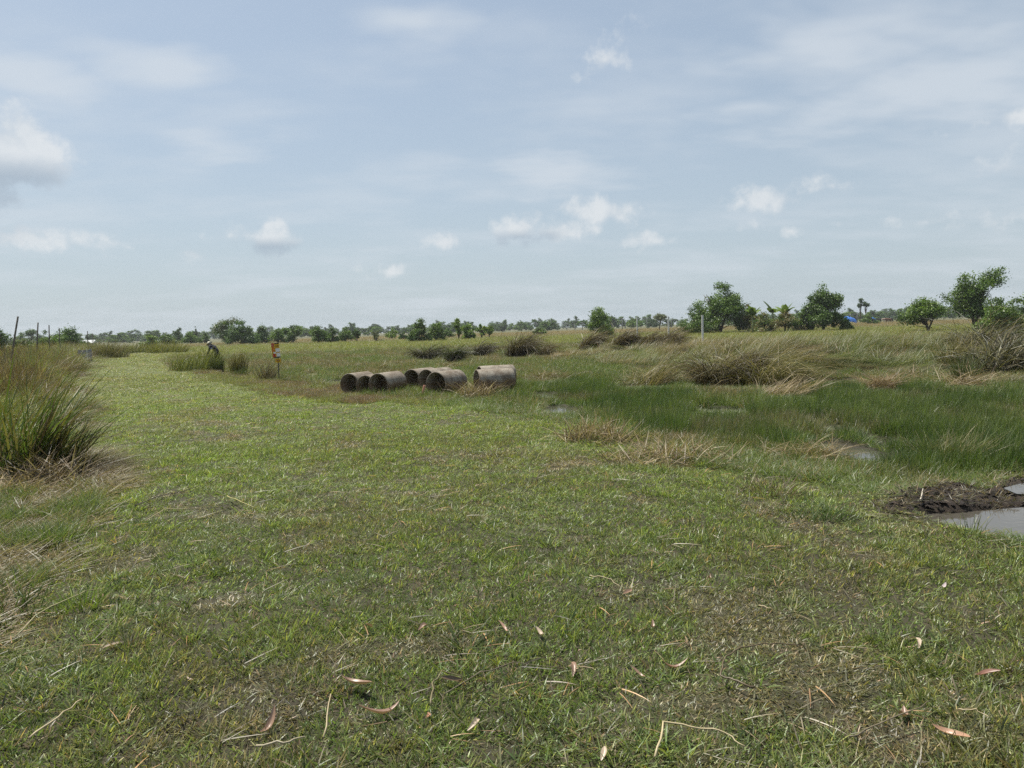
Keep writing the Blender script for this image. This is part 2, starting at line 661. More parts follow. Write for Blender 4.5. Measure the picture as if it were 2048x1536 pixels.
def tuft(name, n, rad, L, Wd, tilt, curve, lean=None, seed=0, seg=3, dry=0.15, mat='grass', drycol=(1.55, 1.25, 1.2), flat=0.0, var=.25):
    """template tuft; its colour is multiplied by each plant's own tint"""
    g = np.random.default_rng(seed)
    r = rad * np.sqrt(g.random(n))
    a0 = g.random(n) * 2 * np.pi
    base = np.stack([r * np.cos(a0), r * np.sin(a0), np.full(n, -.01)], 1)
    az = a0 + g.normal(0, .9, n)
    if lean is not None:
        az = lean + g.normal(0, .75, n)
    ll = L[0] + (L[1] - L[0]) * g.random(n)
    wd = Wd * (.7 + .6 * g.random(n))
    ti = tilt[0] + (tilt[1] - tilt[0]) * g.random(n)
    cu = curve[0] + (curve[1] - curve[0]) * g.random(n)
    v = 1 - var + 2 * var * g.random(n)
    c = np.stack([v * (1 + g.normal(0, .08, n)), v, v * (1 + g.normal(0, .1, n))], 1)
    d = g.random(n) < dry
    c[d] *= np.array(drycol)
    tip = c * np.array([1.2, 1.05, .95])
    V, F, C = ribbons(base, az, ti, cu, ll, wd, seg, g.normal(0, .6, n), c, tip)
    return bpy.data.objects.new(name, mesh_np(name, V, F, C, M[mat]))


CLUMPS = []


def clear_view(x, y, pools=False):
    """lower growth on and just in front of the named clumps"""
    f = np.ones(x.shape)
    for (cx, cy, r) in CLUMPS + ([(a, b, c * 1.15) for a, b, c, _ in POOLW] if pools else []):
        d = math.hypot(cx, cy)
        ux, uy = cx / d, cy / d
        al = (x - cx) * ux + (y - cy) * uy
        la = np.abs(-(x - cx) * uy + (y - cy) * ux)
        f = np.where((la < r * .95) & (al < r * .3) & (al > -r - .09 * d), np.minimum(f, .34), f)
        f = np.where(np.hypot(x - cx, y - cy) < r * .7, .05, f)
    return f


def scatter(name, label, cat, temps, pts, rotz, scl, idx, tint, tilt=None, kind='stuff', parent=None):
    """one object of many small plants: points that carry instances of a few templates"""
    n = len(pts)
    me = bpy.data.meshes.new(name)
    me.vertices.add(n)
    me.vertices.foreach_set('co', np.asarray(pts, np.float32).ravel())
    rot = np.zeros((n, 3), np.float32)
    if tilt is not None:
        rot[:, :2] = tilt
    rot[:, 2] = rotz
    me.attributes.new('rot', 'FLOAT_VECTOR', 'POINT').data.foreach_set('vector', rot.ravel())
    s = np.asarray(scl, np.float32)
    if s.ndim == 1:
        s = np.repeat(s[:, None], 3, 1)
    me.attributes.new('scl', 'FLOAT_VECTOR', 'POINT').data.foreach_set('vector', np.ascontiguousarray(s).ravel())
    me.attributes.new('idx', 'INT', 'POINT').data.foreach_set('value', np.asarray(idx, np.int32))
    t4 = np.ones((n, 4), np.float32)
    t4[:, :3] = tint
    me.attributes.new('tint', 'FLOAT_COLOR', 'POINT').data.foreach_set('color', t4.ravel())
    col = bpy.data.collections.new(name + '_templates')
    for i, tobj in enumerate(temps):
        tobj.name = '%s_template_%02d' % (name, i)
        if tobj.name not in col.objects:
            col.objects.link(tobj)
    ng = bpy.data.node_groups.new(name + '_scatter', 'GeometryNodeTree')
    ng.interface.new_socket('Geometry', in_out='INPUT', socket_type='NodeSocketGeometry')
    ng.interface.new_socket('Geometry', in_out='OUTPUT', socket_type='NodeSocketGeometry')
    nd, lk = ng.nodes, ng.links
    gi = nd.new('NodeGroupInput')
    go = nd.new('NodeGroupOutput')
    ci = nd.new('GeometryNodeCollectionInfo')
    ci.inputs['Collection'].default_value = col
    ci.inputs['Separate Children'].default_value = True
    ci.inputs['Reset Children'].default_value = True
    ip = nd.new('GeometryNodeInstanceOnPoints')
    ip.inputs['Pick Instance'].default_value = True
    lk.new(gi.outputs[0], ip.inputs['Points'])
    lk.new(ci.outputs[0], ip.inputs['Instance'])
    for an, ty, sk in (('rot', 'FLOAT_VECTOR', 'Rotation'), ('scl', 'FLOAT_VECTOR', 'Scale'), ('idx', 'INT', 'Instance Index')):
        na = nd.new('GeometryNodeInputNamedAttribute')
        na.data_type = ty
        na.inputs['Name'].default_value = an
        if sk == 'Rotation':
            er = nd.new('FunctionNodeEulerToRotation')
            lk.new(na.outputs[0], er.inputs[0])
            lk.new(er.outputs[0], ip.inputs[sk])
        else:
            lk.new(na.outputs[0], ip.inputs[sk])
    lk.new(ip.outputs[0], go.inputs[0])
    o = link(name, me, parent)
    md = o.modifiers.new('scatter', 'NODES')
    md.node_group = ng
    return tag(o, label, cat, kind=kind)


def sector(r0, r1, dens, half=43.0):
    a = R(half)
    n = int(dens * a * (r1 * r1 - r0 * r0))
    r = np.sqrt(r0 * r0 + (r1 * r1 - r0 * r0) * RNG.random(n))
    t = (RNG.random(n) * 2 - 1) * a
    return r * np.sin(t), r * np.cos(t)


def mixc(a, b, f):
    f = np.asarray(f)[:, None]
    return np.asarray(a) * (1 - f) + np.asarray(b) * f


GREEN = np.array([.150, .212, .062])
YGREEN = np.array([.205, .285, .074])
OLIVE = np.array([.185, .205, .080])
BROWN = np.array([.195, .165, .105])
TAN = np.array([.32, .275, .175])
DEEP = np.array([.060, .105, .022])
REDBR = np.array([.145, .118, .074])


def lawn():
    xs, ys = [], []
    for r0, r1, dn in ((1.4, 4.0, 800), (4.0, 7.0, 520), (7, 12, 400), (12, 20, 190), (20, 36, 80), (36, 90, 24)):
        x, y = sector(r0, r1, dn)
        xs.append(x)
        ys.append(y)
    x, y = np.concatenate(xs), np.concatenate(ys)
    z = zones(x, y)
    r = np.hypot(x, y)
    keep = (z['lawn'] < 0.05 + .3 * RNG.random(len(x))) & (z['pud'] > .02) & (z['mud'] > -.05 + .12 * (RNG.random(len(x)) - .5))
    # bare scuffed spots
    bare = fbm(x, y, 1.7, 4, 51)
    # worn line right of the middle, as at the wheel rut
    x, y, r = x[keep], y[keep], r[keep]
    z = {k: v[keep] for k, v in z.items()}
    n = len(x)
    bare = sstep(.62, .73, bare[keep]) * .8
    f1 = fbm(x, y, .45, 4, 61)
    f2 = fbm(x, y, 1.6, 3, 62)
    f3 = fbm(x, y, 6., 2, 63)
    # the fresher, yellower sward lies in the middle of the track
    mid = sstep(4.5, 9, r)
    t = mixc(GREEN, YGREEN, np.clip(mid * .75 + (f2 - .5) * .9, 0, 1))
    t = mixc(np.ones(3), np.ones(3), np.zeros(n)) * t
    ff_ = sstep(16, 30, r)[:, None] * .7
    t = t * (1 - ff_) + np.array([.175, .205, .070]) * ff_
    dryf = sstep(.53, .70, f1 * .6 + f2 * .4) * .6
    t = t * (1 - dryf)[:, None] + (OLIVE * 1.05) * dryf[:, None]
    d2 = (sstep(.60, .74, f3 * .55 + f1 * .45) * .55)
    t = t * (1 - d2)[:, None] + BROWN * 1.15 * d2[:, None]
    rut = sstep(.12, -.12, sd(RUT, x, y)) * (RNG.random(n) < .8)
    bare = np.maximum(bare, rut)
    strip = sstep(.45, -.05, z['mud'])
    t = t * (1 - .4 * strip)[:, None] + BROWN * .4 * strip[:, None]
    t = t * (1 - .8 * bare)[:, None] + BROWN * .9 * (.8 * bare)[:, None]
    t *= (.55 + .9 * RNG.random(n))[:, None]
    dry1 = RNG.random(n) < .09
    t[dry1] = TAN * (.5 + .5 * RNG.random(dry1.sum()))[:, None]
    temps = []
    for i in range(5):
        temps.append(tuft('t', 24, .055, (.022, .055), .0054, (.4, 1.4), (-.2, .7), seed=100 + i, dry=.2, var=.55))
    for i in range(2):
        temps.append(tuft('t', 18, .045, (.05, .11), .0056, (.3, 1.3), (.2, 1.0), seed=120 + i, dry=.2, var=.5))
    idx = RNG.integers(0, 5, n)
    long = RNG.random(n) < (.05 + .22 * sstep(.5, .68, fbm(x, y, .9, 3, 71)))
    idx[long] = RNG.integers(5, 7, long.sum())
    sc = .8 + .55 * RNG.random(n)
    sc *= np.interp(r, [2, 6, 12, 20, 40, 75], [1.0, 1.05, 1.2, 1.55, 2.4, 4])
    hz = sc * (.6 + .7 * RNG.random(n)) * np.interp(r, [2, 12, 40], [1, .8, .45]) * (1 - .5 * bare) * (.6 + .9 * f2) * np.interp(np.minimum(z['pud'], z['mud']), [0, .5], [.35, 1])
    scatter('lawn_grass', 'short green and yellowish trampled grass covering the track', 'grass', temps,
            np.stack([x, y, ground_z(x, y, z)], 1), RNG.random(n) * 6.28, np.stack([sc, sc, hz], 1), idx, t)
    return n


def cover():
    """taller growth outside the track"""
    xs, ys = [], []
    for r0, r1, dn in ((3.0, 7.0, 260), (7, 12, 170), (12, 20, 85), (20, 36, 34), (36, 60, 13), (60, 110, 4.0), (110, 260, .8)):
        x, y = sector(r0, r1, dn)
        xs.append(x)
        ys.append(y)
    x, y = np.concatenate(xs), np.concatenate(ys)
    z = zones(x, y)
    r = np.hypot(x, y)
    g = ground_z(x, y, z)
    rnd = RNG.random(len(x))
    off = (z['lawn'] > -.1) & (z['pud'] > .03) & (z['mud'] > -.02)
    keep = off & ~((z['pool'] < .1) & (rnd < .9))
    sel = lambda k: (x[k], y[k], r[k], g[k], {a: b[k] for a, b in z.items()})
    near_sc = lambda r: np.interp(r, [4, 10, 20, 40, 90, 260], [1, 1.1, 1.3, 1.7, 2.6, 4.0])

    # ---- dark green rushes in the wet ground
    k = keep & (z['rush'] < RNG.normal(0, .35, len(x)) * np.clip(r / 10, .6, 2)) & (~z['west']) & (z['lawn'] > .1)
    X, Y, RR, Gz, Z = sel(k)
    n = len(X)
    f = fbm(X, Y, .8, 3, 81)
    f2 = fbm(X, Y, .25, 3, 82)
    t = mixc(DEEP * 1.05, np.array([.105, .150, .042]), sstep(.35, .68, f * .6 + f2 * .4)) * (.7 + .6 * RNG.random(n))[:, None]
    lt = RNG.random(n) < .14
    t[lt] = np.array([.15, .20, .07]) * (.7 + .6 * RNG.random(lt.sum()))[:, None]
    dd = sstep(.56, .68, fbm(X, Y, .6, 3, 83)) * (RNG.random(n) < .75)
    t = t * (1 - .7 * dd)[:, None] + (TAN * .55) * (.7 * dd)[:, None]
    temps = [tuft('t', 26, .10, (.16, .34), .0050, (.0, .35), (.0, .45), seed=200 + i, dry=.06) for i in range(5)]
    sc = near_sc(RR) * (.75 + .5 * RNG.random(n))
    hz = (.65 + .5 * RNG.random(n)) * (1 - .25 * dd) * np.interp(RR, [6, 9, 30], [.75, 1, 1.15]) * np.interp(Z['pool'], [0, .9], [.35, 1])
    cvw = clear_view(X, Y, True)
    hz = hz * np.clip(cvw, .22, 1)
    scatter('marsh_rushes', 'dark green upright rushes growing in the wet hollow', 'rushes', temps, np.stack([X, Y, Gz], 1),
            RNG.random(n) * 6.28, np.stack([sc, sc, hz], 1), RNG.integers(0, 5, n), t)

    # ---- brown seeding weeds between track and marsh
    k = keep & (z['weed'] < .15) & (~z['west'])
    X, Y, RR, Gz, Z = sel(k)
    n = len(X)
    t = mixc(REDBR, np.array([.15, .18, .06]), sstep(.38, .62, fbm(X, Y, 1.1, 3, 91))) * (.8 + .6 * RNG.random(n))[:, None]
    temps = [tuft('t', 40, .12, (.06, .17), .0045, (.1, 1.0), (-.2, .7), seed=300 + i, dry=.3) for i in range(4)]
    sc = near_sc(RR) * (.8 + .5 * RNG.random(n))
    scatter('brown_weeds', 'low reddish brown weeds along the right edge of the track', 'weeds', temps, np.stack([X, Y, Gz], 1),
            RNG.random(n) * 6.28, np.stack([sc, sc, sc * .75], 1), RNG.integers(0, 4, n), t)

    # ---- leaning straw-coloured tall grass on the far side of the marsh
    k = keep & (z['straw'] < 0) & (~z['west']) & (r < 75)
    X, Y, RR, Gz, Z = sel(k)
    k2 = (RNG.random(len(X)) < np.interp(RR, [14, 20, 40], [.55, .8, 1.])) & (clear_view(X, Y) > .1)
    X, Y, RR, Gz = X[k2], Y[k2], RR[k2], Gz[k2]
    n = len(X)
    f = fbm(X, Y, .22, 4, 95)
    f2 = fbm(X, Y, .7, 3, 96)
    t = mixc(np.array([.155, .138, .068]), np.array([.100, .130, .038]), sstep(.34, .54, f * .6 + f2 * .4))
    dk = sstep(.50, .60, fbm(X, Y, .6, 3, 97))
    t = t * (1 - .6 * dk)[:, None] + np.array([.085, .07, .038]) * (.6 * dk)[:, None]
    t *= (.7 + .65 * RNG.random(n))[:, None]
    pale = RNG.random(n) < .07
    t[pale] = TAN * .8
    temps = [tuft('t', 30, .14, (.45, .95), .0075, (.1, .7), (.4, 1.6), lean=0.35, seed=400 + i, seg=5, dry=.25, var=.45) for i in range(6)]
    hz = (.22 + 1.05 * sstep(.36, .70, fbm(X, Y, .7, 3, 98))) * (.7 + .6 * RNG.random(n))
    hz *= clear_view(X, Y)
    # nearer the rushes the sward is lower and beaten down
    hz *= np.interp(-sd(STRAW, X, Y), [0, 2.5, 6], [.55, .85, 1.1]) * np.interp(RR, [24, 40, 55], [1, .72, .5])
    sx = np.clip(np.interp(RR, [14, 30, 60], [1, 1.3, 1.8]), 1, 2) * (.8 + .4 * RNG.random(n))
    scatter('leaning_straw_grass', 'tall straw coloured grass leaning to the right beyond the rushes', 'tall grass', temps, np.stack([X, Y, Gz], 1),
            RNG.normal(0, .55, n), np.stack([sx, sx, hz], 1), RNG.integers(0, 6, n), t)

    # ---- tall grass west of the track
    k = keep & z['west'] & (z['litter'] > -.1) & (r > 9) & (r < 120)
    X, Y, RR, Gz, Z = sel(k)
    n = len(X)
    e = Z['lawn']
    f = fbm(X, Y, .55, 4, 101)
    t = mixc(np.array([.150, .195, .05]), np.array([.115, .092, .048]), sstep(.44, .58, f))
    yl = sstep(3, 7, e) * sstep(.45, .6, fbm(X, Y, .25, 3, 103))
    t = t * (1 - yl)[:, None] + np.array([.24, .22, .05]) * yl[:, None]
    t *= (.7 + .6 * RNG.random(n))[:, None]
    pale = RNG.random(n) < .07
    t[pale] = TAN * .95
    temps = [tuft('t', 30, .14, (.35, .85), .008, (.05, .7), (.3, 1.4), seed=500 + i, seg=5, dry=.18, var=.4) for i in range(6)]
    hz = np.interp(RR, [9, 14, 20], [.6, .75, 1]) * np.clip(sstep(-.1, 1.5, e), .3, 1) * (.40 + 1.8 * sstep(.32, .70, fbm(X, Y, .75, 3, 104))) * (.75 + .5 * RNG.random(n))
    sx = np.interp(RR, [8, 30, 60, 120], [1, 1.3, 1.8, 3]) * (.8 + .4 * RNG.random(n))
    scatter('bank_tall_grass', 'tall green, yellow and brown grass on the bank left of the track', 'tall grass', temps, np.stack([X, Y, Gz], 1),
            RNG.random(n) * 6.28, np.stack([sx, sx, hz], 1), RNG.integers(0, 6, n), t)

    # ---- everything else: mixed meadow
    k = keep & (~z['west']) & ((z['rush'] > -.1) | (rnd < .10)) & (z['straw'] > -.3) & (z['weed'] > 0) & (z['lawn'] > .05)
    X, Y, RR, Gz, Z = sel(k)
    n = len(X)
    f = fbm(X, Y, .35, 4, 111)
    f2 = fbm(X, Y, 1.2, 3, 112)
    t = mixc(np.array([.115, .165, .045]), np.array([.158, .140, .070]), sstep(.47, .66, f * .55 + f2 * .45 + .06 * sstep(22, 45, RR)))
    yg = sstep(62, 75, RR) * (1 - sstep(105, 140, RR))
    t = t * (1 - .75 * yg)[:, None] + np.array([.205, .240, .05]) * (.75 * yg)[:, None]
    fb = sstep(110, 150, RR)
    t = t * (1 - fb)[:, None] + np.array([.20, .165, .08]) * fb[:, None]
    t *= (.7 + .6 * RNG.random(n))[:, None]
    pale = RNG.random(n) < .12
    t[pale] = TAN * (.6 + .4 * RNG.random(pale.sum()))[:, None]
    temps = [tuft('t', 28, .10, (.08, .26), .0055, (.05, .9), (.0, 1.1), seed=600 + i, dry=.15) for i in range(6)]
    sc = near_sc(RR) * (.8 + .5 * RNG.random(n))
    hz = np.interp(RR, [5, 12, 30, 60, 120], [.75, 1.0, 1.3, 1.5, 1.6]) * (.6 + .6 * RNG.random(n)) * np.clip(.5 + sstep(0, 1.2, Z['lawn']) * .6, .5, 1.1)
    hz = hz * np.clip(clear_view(X, Y, True), .3, 1) * np.interp(np.minimum(Z['pud'], Z['mud']), [0, .6], [.4, 1])
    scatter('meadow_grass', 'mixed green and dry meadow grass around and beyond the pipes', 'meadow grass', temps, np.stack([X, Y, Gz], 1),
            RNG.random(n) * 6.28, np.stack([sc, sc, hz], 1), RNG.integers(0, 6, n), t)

    # ---- flattened dry straw at the left foreground
    xx, yy = sector(2.0, 10, 420)
    zz = zones(xx, yy)
    k = (zz['litter'] < .1) | ((zz['lawn'] > -.4) & zz['west'] & (RNG.random(len(xx)) < .6))
    k &= RNG.random(len(xx)) < .85
    xx, yy = xx[k], yy[k]
    zz = {a: b[k] for a, b in zz.items()}
    n = len(xx)
    t = mixc(TAN * .5, TAN * 1.0, RNG.random(n))
    gr = sstep(.48, .57, fbm(xx, yy, 1.3, 3, 121)) * (RNG.random(n) < .85)
    t = t * (1 - gr)[:, None] + (GREEN * .85) * gr[:, None]
    temps = [tuft('t', 16, .16, (.10, .30), .0060, (1.1, 1.5), (-.2, .6), seed=700 + i, seg=4, dry=.2) for i in range(3)]
    temps += [tuft('t', 16, .10, (.08, .22), .0055, (.1, .9), (.1, 1.0), seed=720 + i, dry=.1) for i in range(3)]
    idx = np.where(gr > .5, RNG.integers(3, 6, n), RNG.integers(0, 3, n))
    sc = .75 + .5 * RNG.random(n)
    scatter('straw_litter', 'flattened dry straw with green shoots left of the track', 'straw', temps,
            np.stack([xx, yy, ground_z(xx, yy, zz) + .01], 1), RNG.random(n) * 6.28, sc, idx, t)

    # ---- loose dry stalks and bits over the sward
    xx, yy = sector(1.6, 16, 34)
    zz = zones(xx, yy)
    k = (zz['lawn'] < .6) & (zz['pud'] > .05) & (RNG.random(len(xx)) < np.interp(np.hypot(xx, yy), [2, 6, 16], [1, .6, .2]))
    xx, yy = xx[k], yy[k]
    zz = {a: b[k] for a, b in zz.items()}
    n = len(xx)
    temps = []
    for i in range(6):
        temps.append(tuft('t', 2, .05, (.05, .20), .0042, (1.2, 1.5), (-.1, .35), seed=800 + i, seg=4, dry=.3))
    t = mixc(TAN * .6, TAN * 1.25, RNG.random(n))
    dk = RNG.random(n) < .35
    t[dk] = BROWN * .45
    scatter('scattered_straw', 'loose dry grass stalks lying over the short grass', 'straw', temps,
            np.stack([xx, yy, ground_z(xx, yy, zz) + .03], 1), RNG.random(n) * 6.28, .6 + .8 * RNG.random(n), RNG.integers(0, 6, n), t)


# ------------------------------------------------------------------ small mesh helpers
def box(bm, cx, cy, cz, sx, sy, sz, bev=0.0):
    g = bmesh.ops.create_cube(bm, size=1.0)
    for v in g['verts']:
        v.co = Vector((cx + v.co.x * sx, cy + v.co.y * sy, cz + v.co.z * sz))
    if bev:
        es = list({e for v in g['verts'] for e in v.link_edges})
        bmesh.ops.bevel(bm, geom=es, offset=bev, segments=2, affect='EDGES')


def tube_np(path, rad, sides=7):
    """tapered tube along a path; returns V, F(quads)"""
    path = np.asarray(path, float)
    rad = np.asarray(rad, float)
    n = len(path)
    V = []
    ref = np.array([.31, .17, .93])
    for i in range(n):
        d = path[min(i + 1, n - 1)] - path[max(i - 1, 0)]
        d /= np.linalg.norm(d) + 1e-9
        u = np.cross(d, ref)
        if np.linalg.norm(u) < .15:
            u = np.cross(d, np.array([1., 0, 0]))
        u /= np.linalg.norm(u)
        v = np.cross(d, u)
        for k in range(sides):
            a = 2 * np.pi * k / sides
            V.append(path[i] + rad[i] * (np.cos(a) * u + np.sin(a) * v))
    F = []
    for i in range(n - 1):
        for k in range(sides):
            k2 = (k + 1) % sides
            F.append((i * sides + k, i * sides + k2, (i + 1) * sides + k2, (i + 1) * sides + k))
    c0 = len(V)
    V.append(path[0])
    V.append(path[-1])
    for k in range(sides):
        k2 = (k + 1) % sides
        F.append((c0, k2, k, k))
        b = (n - 1) * sides
        F.append((c0 + 1, b + k, b + k2, b + k2))
    return np.array(V), F


def mesh_py(name, V, F, mat, smooth=True, col=None):
    me = bpy.data.meshes.new(name)
    F = [tuple(dict.fromkeys(int(i) for i in f)) for f in F]
    me.from_pydata([tuple(map(float, v)) for v in V], [], F)
    me.update()
    if smooth:
        me.polygons.foreach_set('use_smooth', np.ones(len(me.polygons), bool))
    if col is not None:
        at = me.color_attributes.new('col', 'FLOAT_COLOR', 'POINT')
        c4 = np.ones((len(V), 4), np.float32)
        c4[:, :3] = col
        at.data.foreach_set('color', c4.ravel())
    me.materials.append(mat)
    return me


def merge(parts):
    V, F, o = [], [], 0
    for v, f in parts:
        V.append(v)
        F += [tuple(i + o for i in q) for q in f]
        o += len(v)
    return np.vstack(V), F


def bm_mesh(name, bm, mat, smooth=False):
    me = bpy.data.meshes.new(name)
    bmesh.ops.recalc_face_normals(bm, faces=bm.faces[:])
    bm.to_mesh(me)
    bm.free()
    me.materials.append(mat)
    if smooth:
        me.polygons.foreach_set('use_smooth', np.ones(len(me.polygons), bool))
    return me


# ------------------------------------------------------------------ concrete pipes
def pipe_material():
    m, n, o = new_mat('weathered_concrete')
    p = n.add('ShaderNodeBsdfPrincipled')
    t = n.add('ShaderNodeTexCoord')
    g = n.add('ShaderNodeNewGeometry')
    oi = n.add('ShaderNodeObjectInfo')
    off = n.vmath('ADD', t.outputs['Object'], n.vmath('SCALE', (7.1, 3.3, 5.9)))
    rnd = n.add('ShaderNodeCombineXYZ')
    n.set(rnd.inputs[0], n.math('MULTIPLY', oi.outputs['Random'], 37.0))
    v = n.vmath('ADD', t.outputs['Object'], rnd.outputs[0])
    a = n.noise(v, 4, 6, .65)
    b = n.noise(v, 38, 4, .7)
    c = n.noise(v, 11, 5, .6)
    base = n.mix(n.ss(a, .35, .68), (.175, .140, .105), (.33, .295, .24))
    base = n.mix(n.math('MULTIPLY', n.ss(b, .50, .66), .75), base, (.115, .10, .08))     # dark lichen specks
    # tide line of brown stain on the lower flanks, where the pipe stood in water
    s = n.add('ShaderNodeSeparateXYZ')
    n.l.new(t.outputs['Object'], s.inputs[0])
    lowm = n.ss(n.math('ADD', s.outputs[2], n.math('MULTIPLY', n.math('SUBTRACT', n.math('ADD', n.math('MULTIPLY', c, .6), n.math('MULTIPLY', a, .4)), .5), .30)), .42, .30)
    base = n.mix(n.math('MULTIPLY', lowm, .75), base, n.mix(n.ss(c, .3, .7), (.115, .072, .038), (.21, .135, .072)))
    n.l.new(base, p.inputs['Base Color'])
    p.inputs['Roughness'].default_value = .92
    p.inputs['Specular IOR Level'].default_value = .15
    bp = n.add('ShaderNodeBump')
    bp.inputs['Strength'].default_value = .6
    bp.inputs['Distance'].default_value = .012
    n.l.new(n.math('ADD', b, n.math('MULTIPLY', c, .8)), bp.inputs['Height'])
    n.l.new(bp.outputs[0], p.inputs['Normal'])
    n.l.new(p.outputs[0], o.inputs['Surface'])
    return m


M['pipe'] = pipe_material()
PIPE_R, PIPE_L = .315, 1.0


def pipe(seed, label, px, dist, heading, sink=.03, k=1.0, zoff=0.0):
    """culvert ring lying on its side, front face centred over (px, dist)"""
    g = np.random.default_rng(seed)
    Ro, Ri = PIPE_R * k, PIPE_R * k - .055
    # profile (y along the axis, radius): outer skin, rebated joint at the front, bore, plain back
    prof = [(0, Ro - .006), (.012, Ro), (.30, Ro), (.65, Ro + .002), (.985, Ro - .002), (1.0, Ro - .010), (1.0, Ri + .012), (.985, Ri), (.5, Ri), (.045, Ri), (.04, Ri + .028), (.004, Ri + .030), (0, Ri + .034)]
    seg = 44
    V, F = [], []
    n = len(prof)
    for i in range(seg):
        a = 2 * np.pi * i / seg
        for (yy, rr) in prof:
            q = rr + (g.random() - .5) * .005
            V.append((q * np.cos(a), yy * PIPE_L + (g.random() - .5) * .006, q * np.sin(a) + Ro))
    for i in range(seg):
        for j in range(n):
            F.append((i * n + j, ((i + 1) % seg) * n + j, ((i + 1) % seg) * n + (j + 1) % n, i * n + (j + 1) % n))
    bm = bmesh.new()
    vs = [bm.verts.new(v) for v in V]
    for f in F:
        bm.faces.new([vs[i] for i in f])
    me = bm_mesh('concrete_pipe', bm, M['pipe'], True)
    p0 = G_at(px, dist)
    o = link('concrete_pipe', me, None, (p0.x, p0.y, p0.z - sink + zoff), (0, 0, -R(heading)))
    return tag(o, label, 'pipe', 'concrete pipes lying in the wet grass')


GRP = 'concrete pipes lying in the wet grass'
pipe(1, 'leftmost concrete pipe, rearmost of the left trio', 694, 20.6, 20, .02, 1.0)
pipe(2, 'rusty brown concrete pipe in the middle of the left trio', 726, 20.0, 20, .06, .97)
pipe(3, 'front concrete pipe of the left trio, with an orange stained flank', 752, 19.2, 22, .02, 1.0)
pipe(4, 'leftmost and rearmost concrete pipe of the middle trio', 819, 20.7, 30, .0, .98)
pipe(5, 'concrete pipe in the middle of the middle trio, half hidden by its neighbour', 849, 19.9, 32, -.02, .98)
pipe(6, 'front concrete pipe of the middle trio, beside the pink stake', 868, 18.6, 31, .02, 1.04)
pipe(7, 'concrete pipe at the right end, hidden behind another pipe', 956, 19.9, 70, -.07, 1.0)
pipe(8, 'concrete pipe at the right end lying broadside on', 950, 18.9, 71, -.02, 1.02)

# pink stake in front of the pipes
p0 = PG(843, 797)
V, F = tube_np([(0, 0, -.1), (.05, 0, .18), (.09, 0, .34)], [.032, .034, .034], 4)
o = link('wooden_stake', mesh_py('wooden_stake', V, F, M['pinkwood'], False), None, p0)
tag(o, 'short pinkish wooden stake leaning in front of the pipes', 'stake')

# ------------------------------------------------------------------ sign board
def sign():
    d = 27.0
    top = AT(545, 686, d)
    base = G_at(551, d)
    root = link('sign_board', None, None, base)
    tag(root, 'narrow red, orange and yellow printed sign on a thin post in the grass', 'sign')
    mk = lambda nm, c: plain(nm, c, .5, .08, 20)
    red, yel, orange, white, dark = mk('sign_red', (.42, .045, .03)), mk('sign_yellow', (.62, .36, .02)), mk('sign_orange', (.55, .16, .015)), mk('sign_white', (.72, .70, .68)), mk('sign_dark', (.035, .03, .03))
    h = top.z - base.z
    bm = bmesh.new()
    box(bm, .04, .03, h * .5 - .1, .035, .035, h + .2, .004)
    link('post', bm_mesh('post', bm, M['wood']), root)
    bw, bh = .29, .57
    face = link('board', None, root, (0, 0, h - bh), (0, R(-4), R(6)))
    bm = bmesh.new()
    box(bm, 0, 0, bh / 2, bw, .018, bh, .003)
    bo = link('board', bm_mesh('board', bm, yel), root, (0, 0, h - bh), (0, R(-4), R(6)))
    bpy.data.objects.remove(face)

    def patch(nm, x0, x1, z0, z1, mat, lift=.012):
        b2 = bmesh.new()
        box(b2, (x0 + x1) / 2, -lift, (z0 + z1) / 2, x1 - x0, .006, z1 - z0)
        link(nm, bm_mesh(nm, b2, mat), bo)
    # right column: dark head, yellow field with a brown line, white labels; left column: red head, orange field, pale mark
    patch('printed_panel', -.02, .145, .53, .57, dark)
    patch('printed_panel', -.145, -.045, .44, .57, red)
    patch('printed_panel', -.145, -.045, .24, .437, orange)
    patch('printed_panel', -.005, .145, .225, .36, white)
    patch('printed_panel', -.125, -.03, .045, .167, red)
    patch('printed_panel', .01, .145, .045, .187, white)
    patch('printed_panel', -.09, -.01, .17, .235, white)
    patch('printed_panel', -.10, .145, .0, .04, dark)
    brown = mk('sign_brown', (.25, .12, .02))
    patch('printed_line', .0, .13, .455, .475, brown, .016)
    patch('printed_line', .0, .13, .41, .424, brown, .016)
    patch('printed_line', -.13, -.06, .49, .515, mk('sign_pink', (.6, .25, .2)), .016)
    patch('printed_line', -.125, -.06, .455, .47, mk('sign_pink2', (.6, .25, .2)), .016)
    bm = bmesh.new()
    box(bm, .045, 0, h - bh - .10, .215, .015, .15, .003)
    pl = link('lower_plate', bm_mesh('lower_plate', bm, yel), root, None, (0, 0, R(6)))
    bm = bmesh.new()
    box(bm, .045, -.011, h - bh - .10, .10, .006, .07)
    link('printed_panel', bm_mesh('printed_panel', bm, brown), pl)


sign()

# ------------------------------------------------------------------ posts, poles, sheet
def pole(name, label, cat, base, top, r0, r1, mat, group=None, sides=7, wob=.02):
    b, t = np.array(base), np.array(top)
    q = [b * (1 - f) + t * f for f in (0, .33, .66, 1)]
    q = [p - b for p in q]
    q[1] = q[1] + np.array([wob, 0, 0])
    V, F = tube_np(q, [r0, r0 * .7 + r1 * .3, r0 * .3 + r1 * .7, r1], sides)
    o = link(name, mesh_py(name, V, F, M[mat], sides > 5), None, tuple(b))
    return tag(o, label, cat, group)


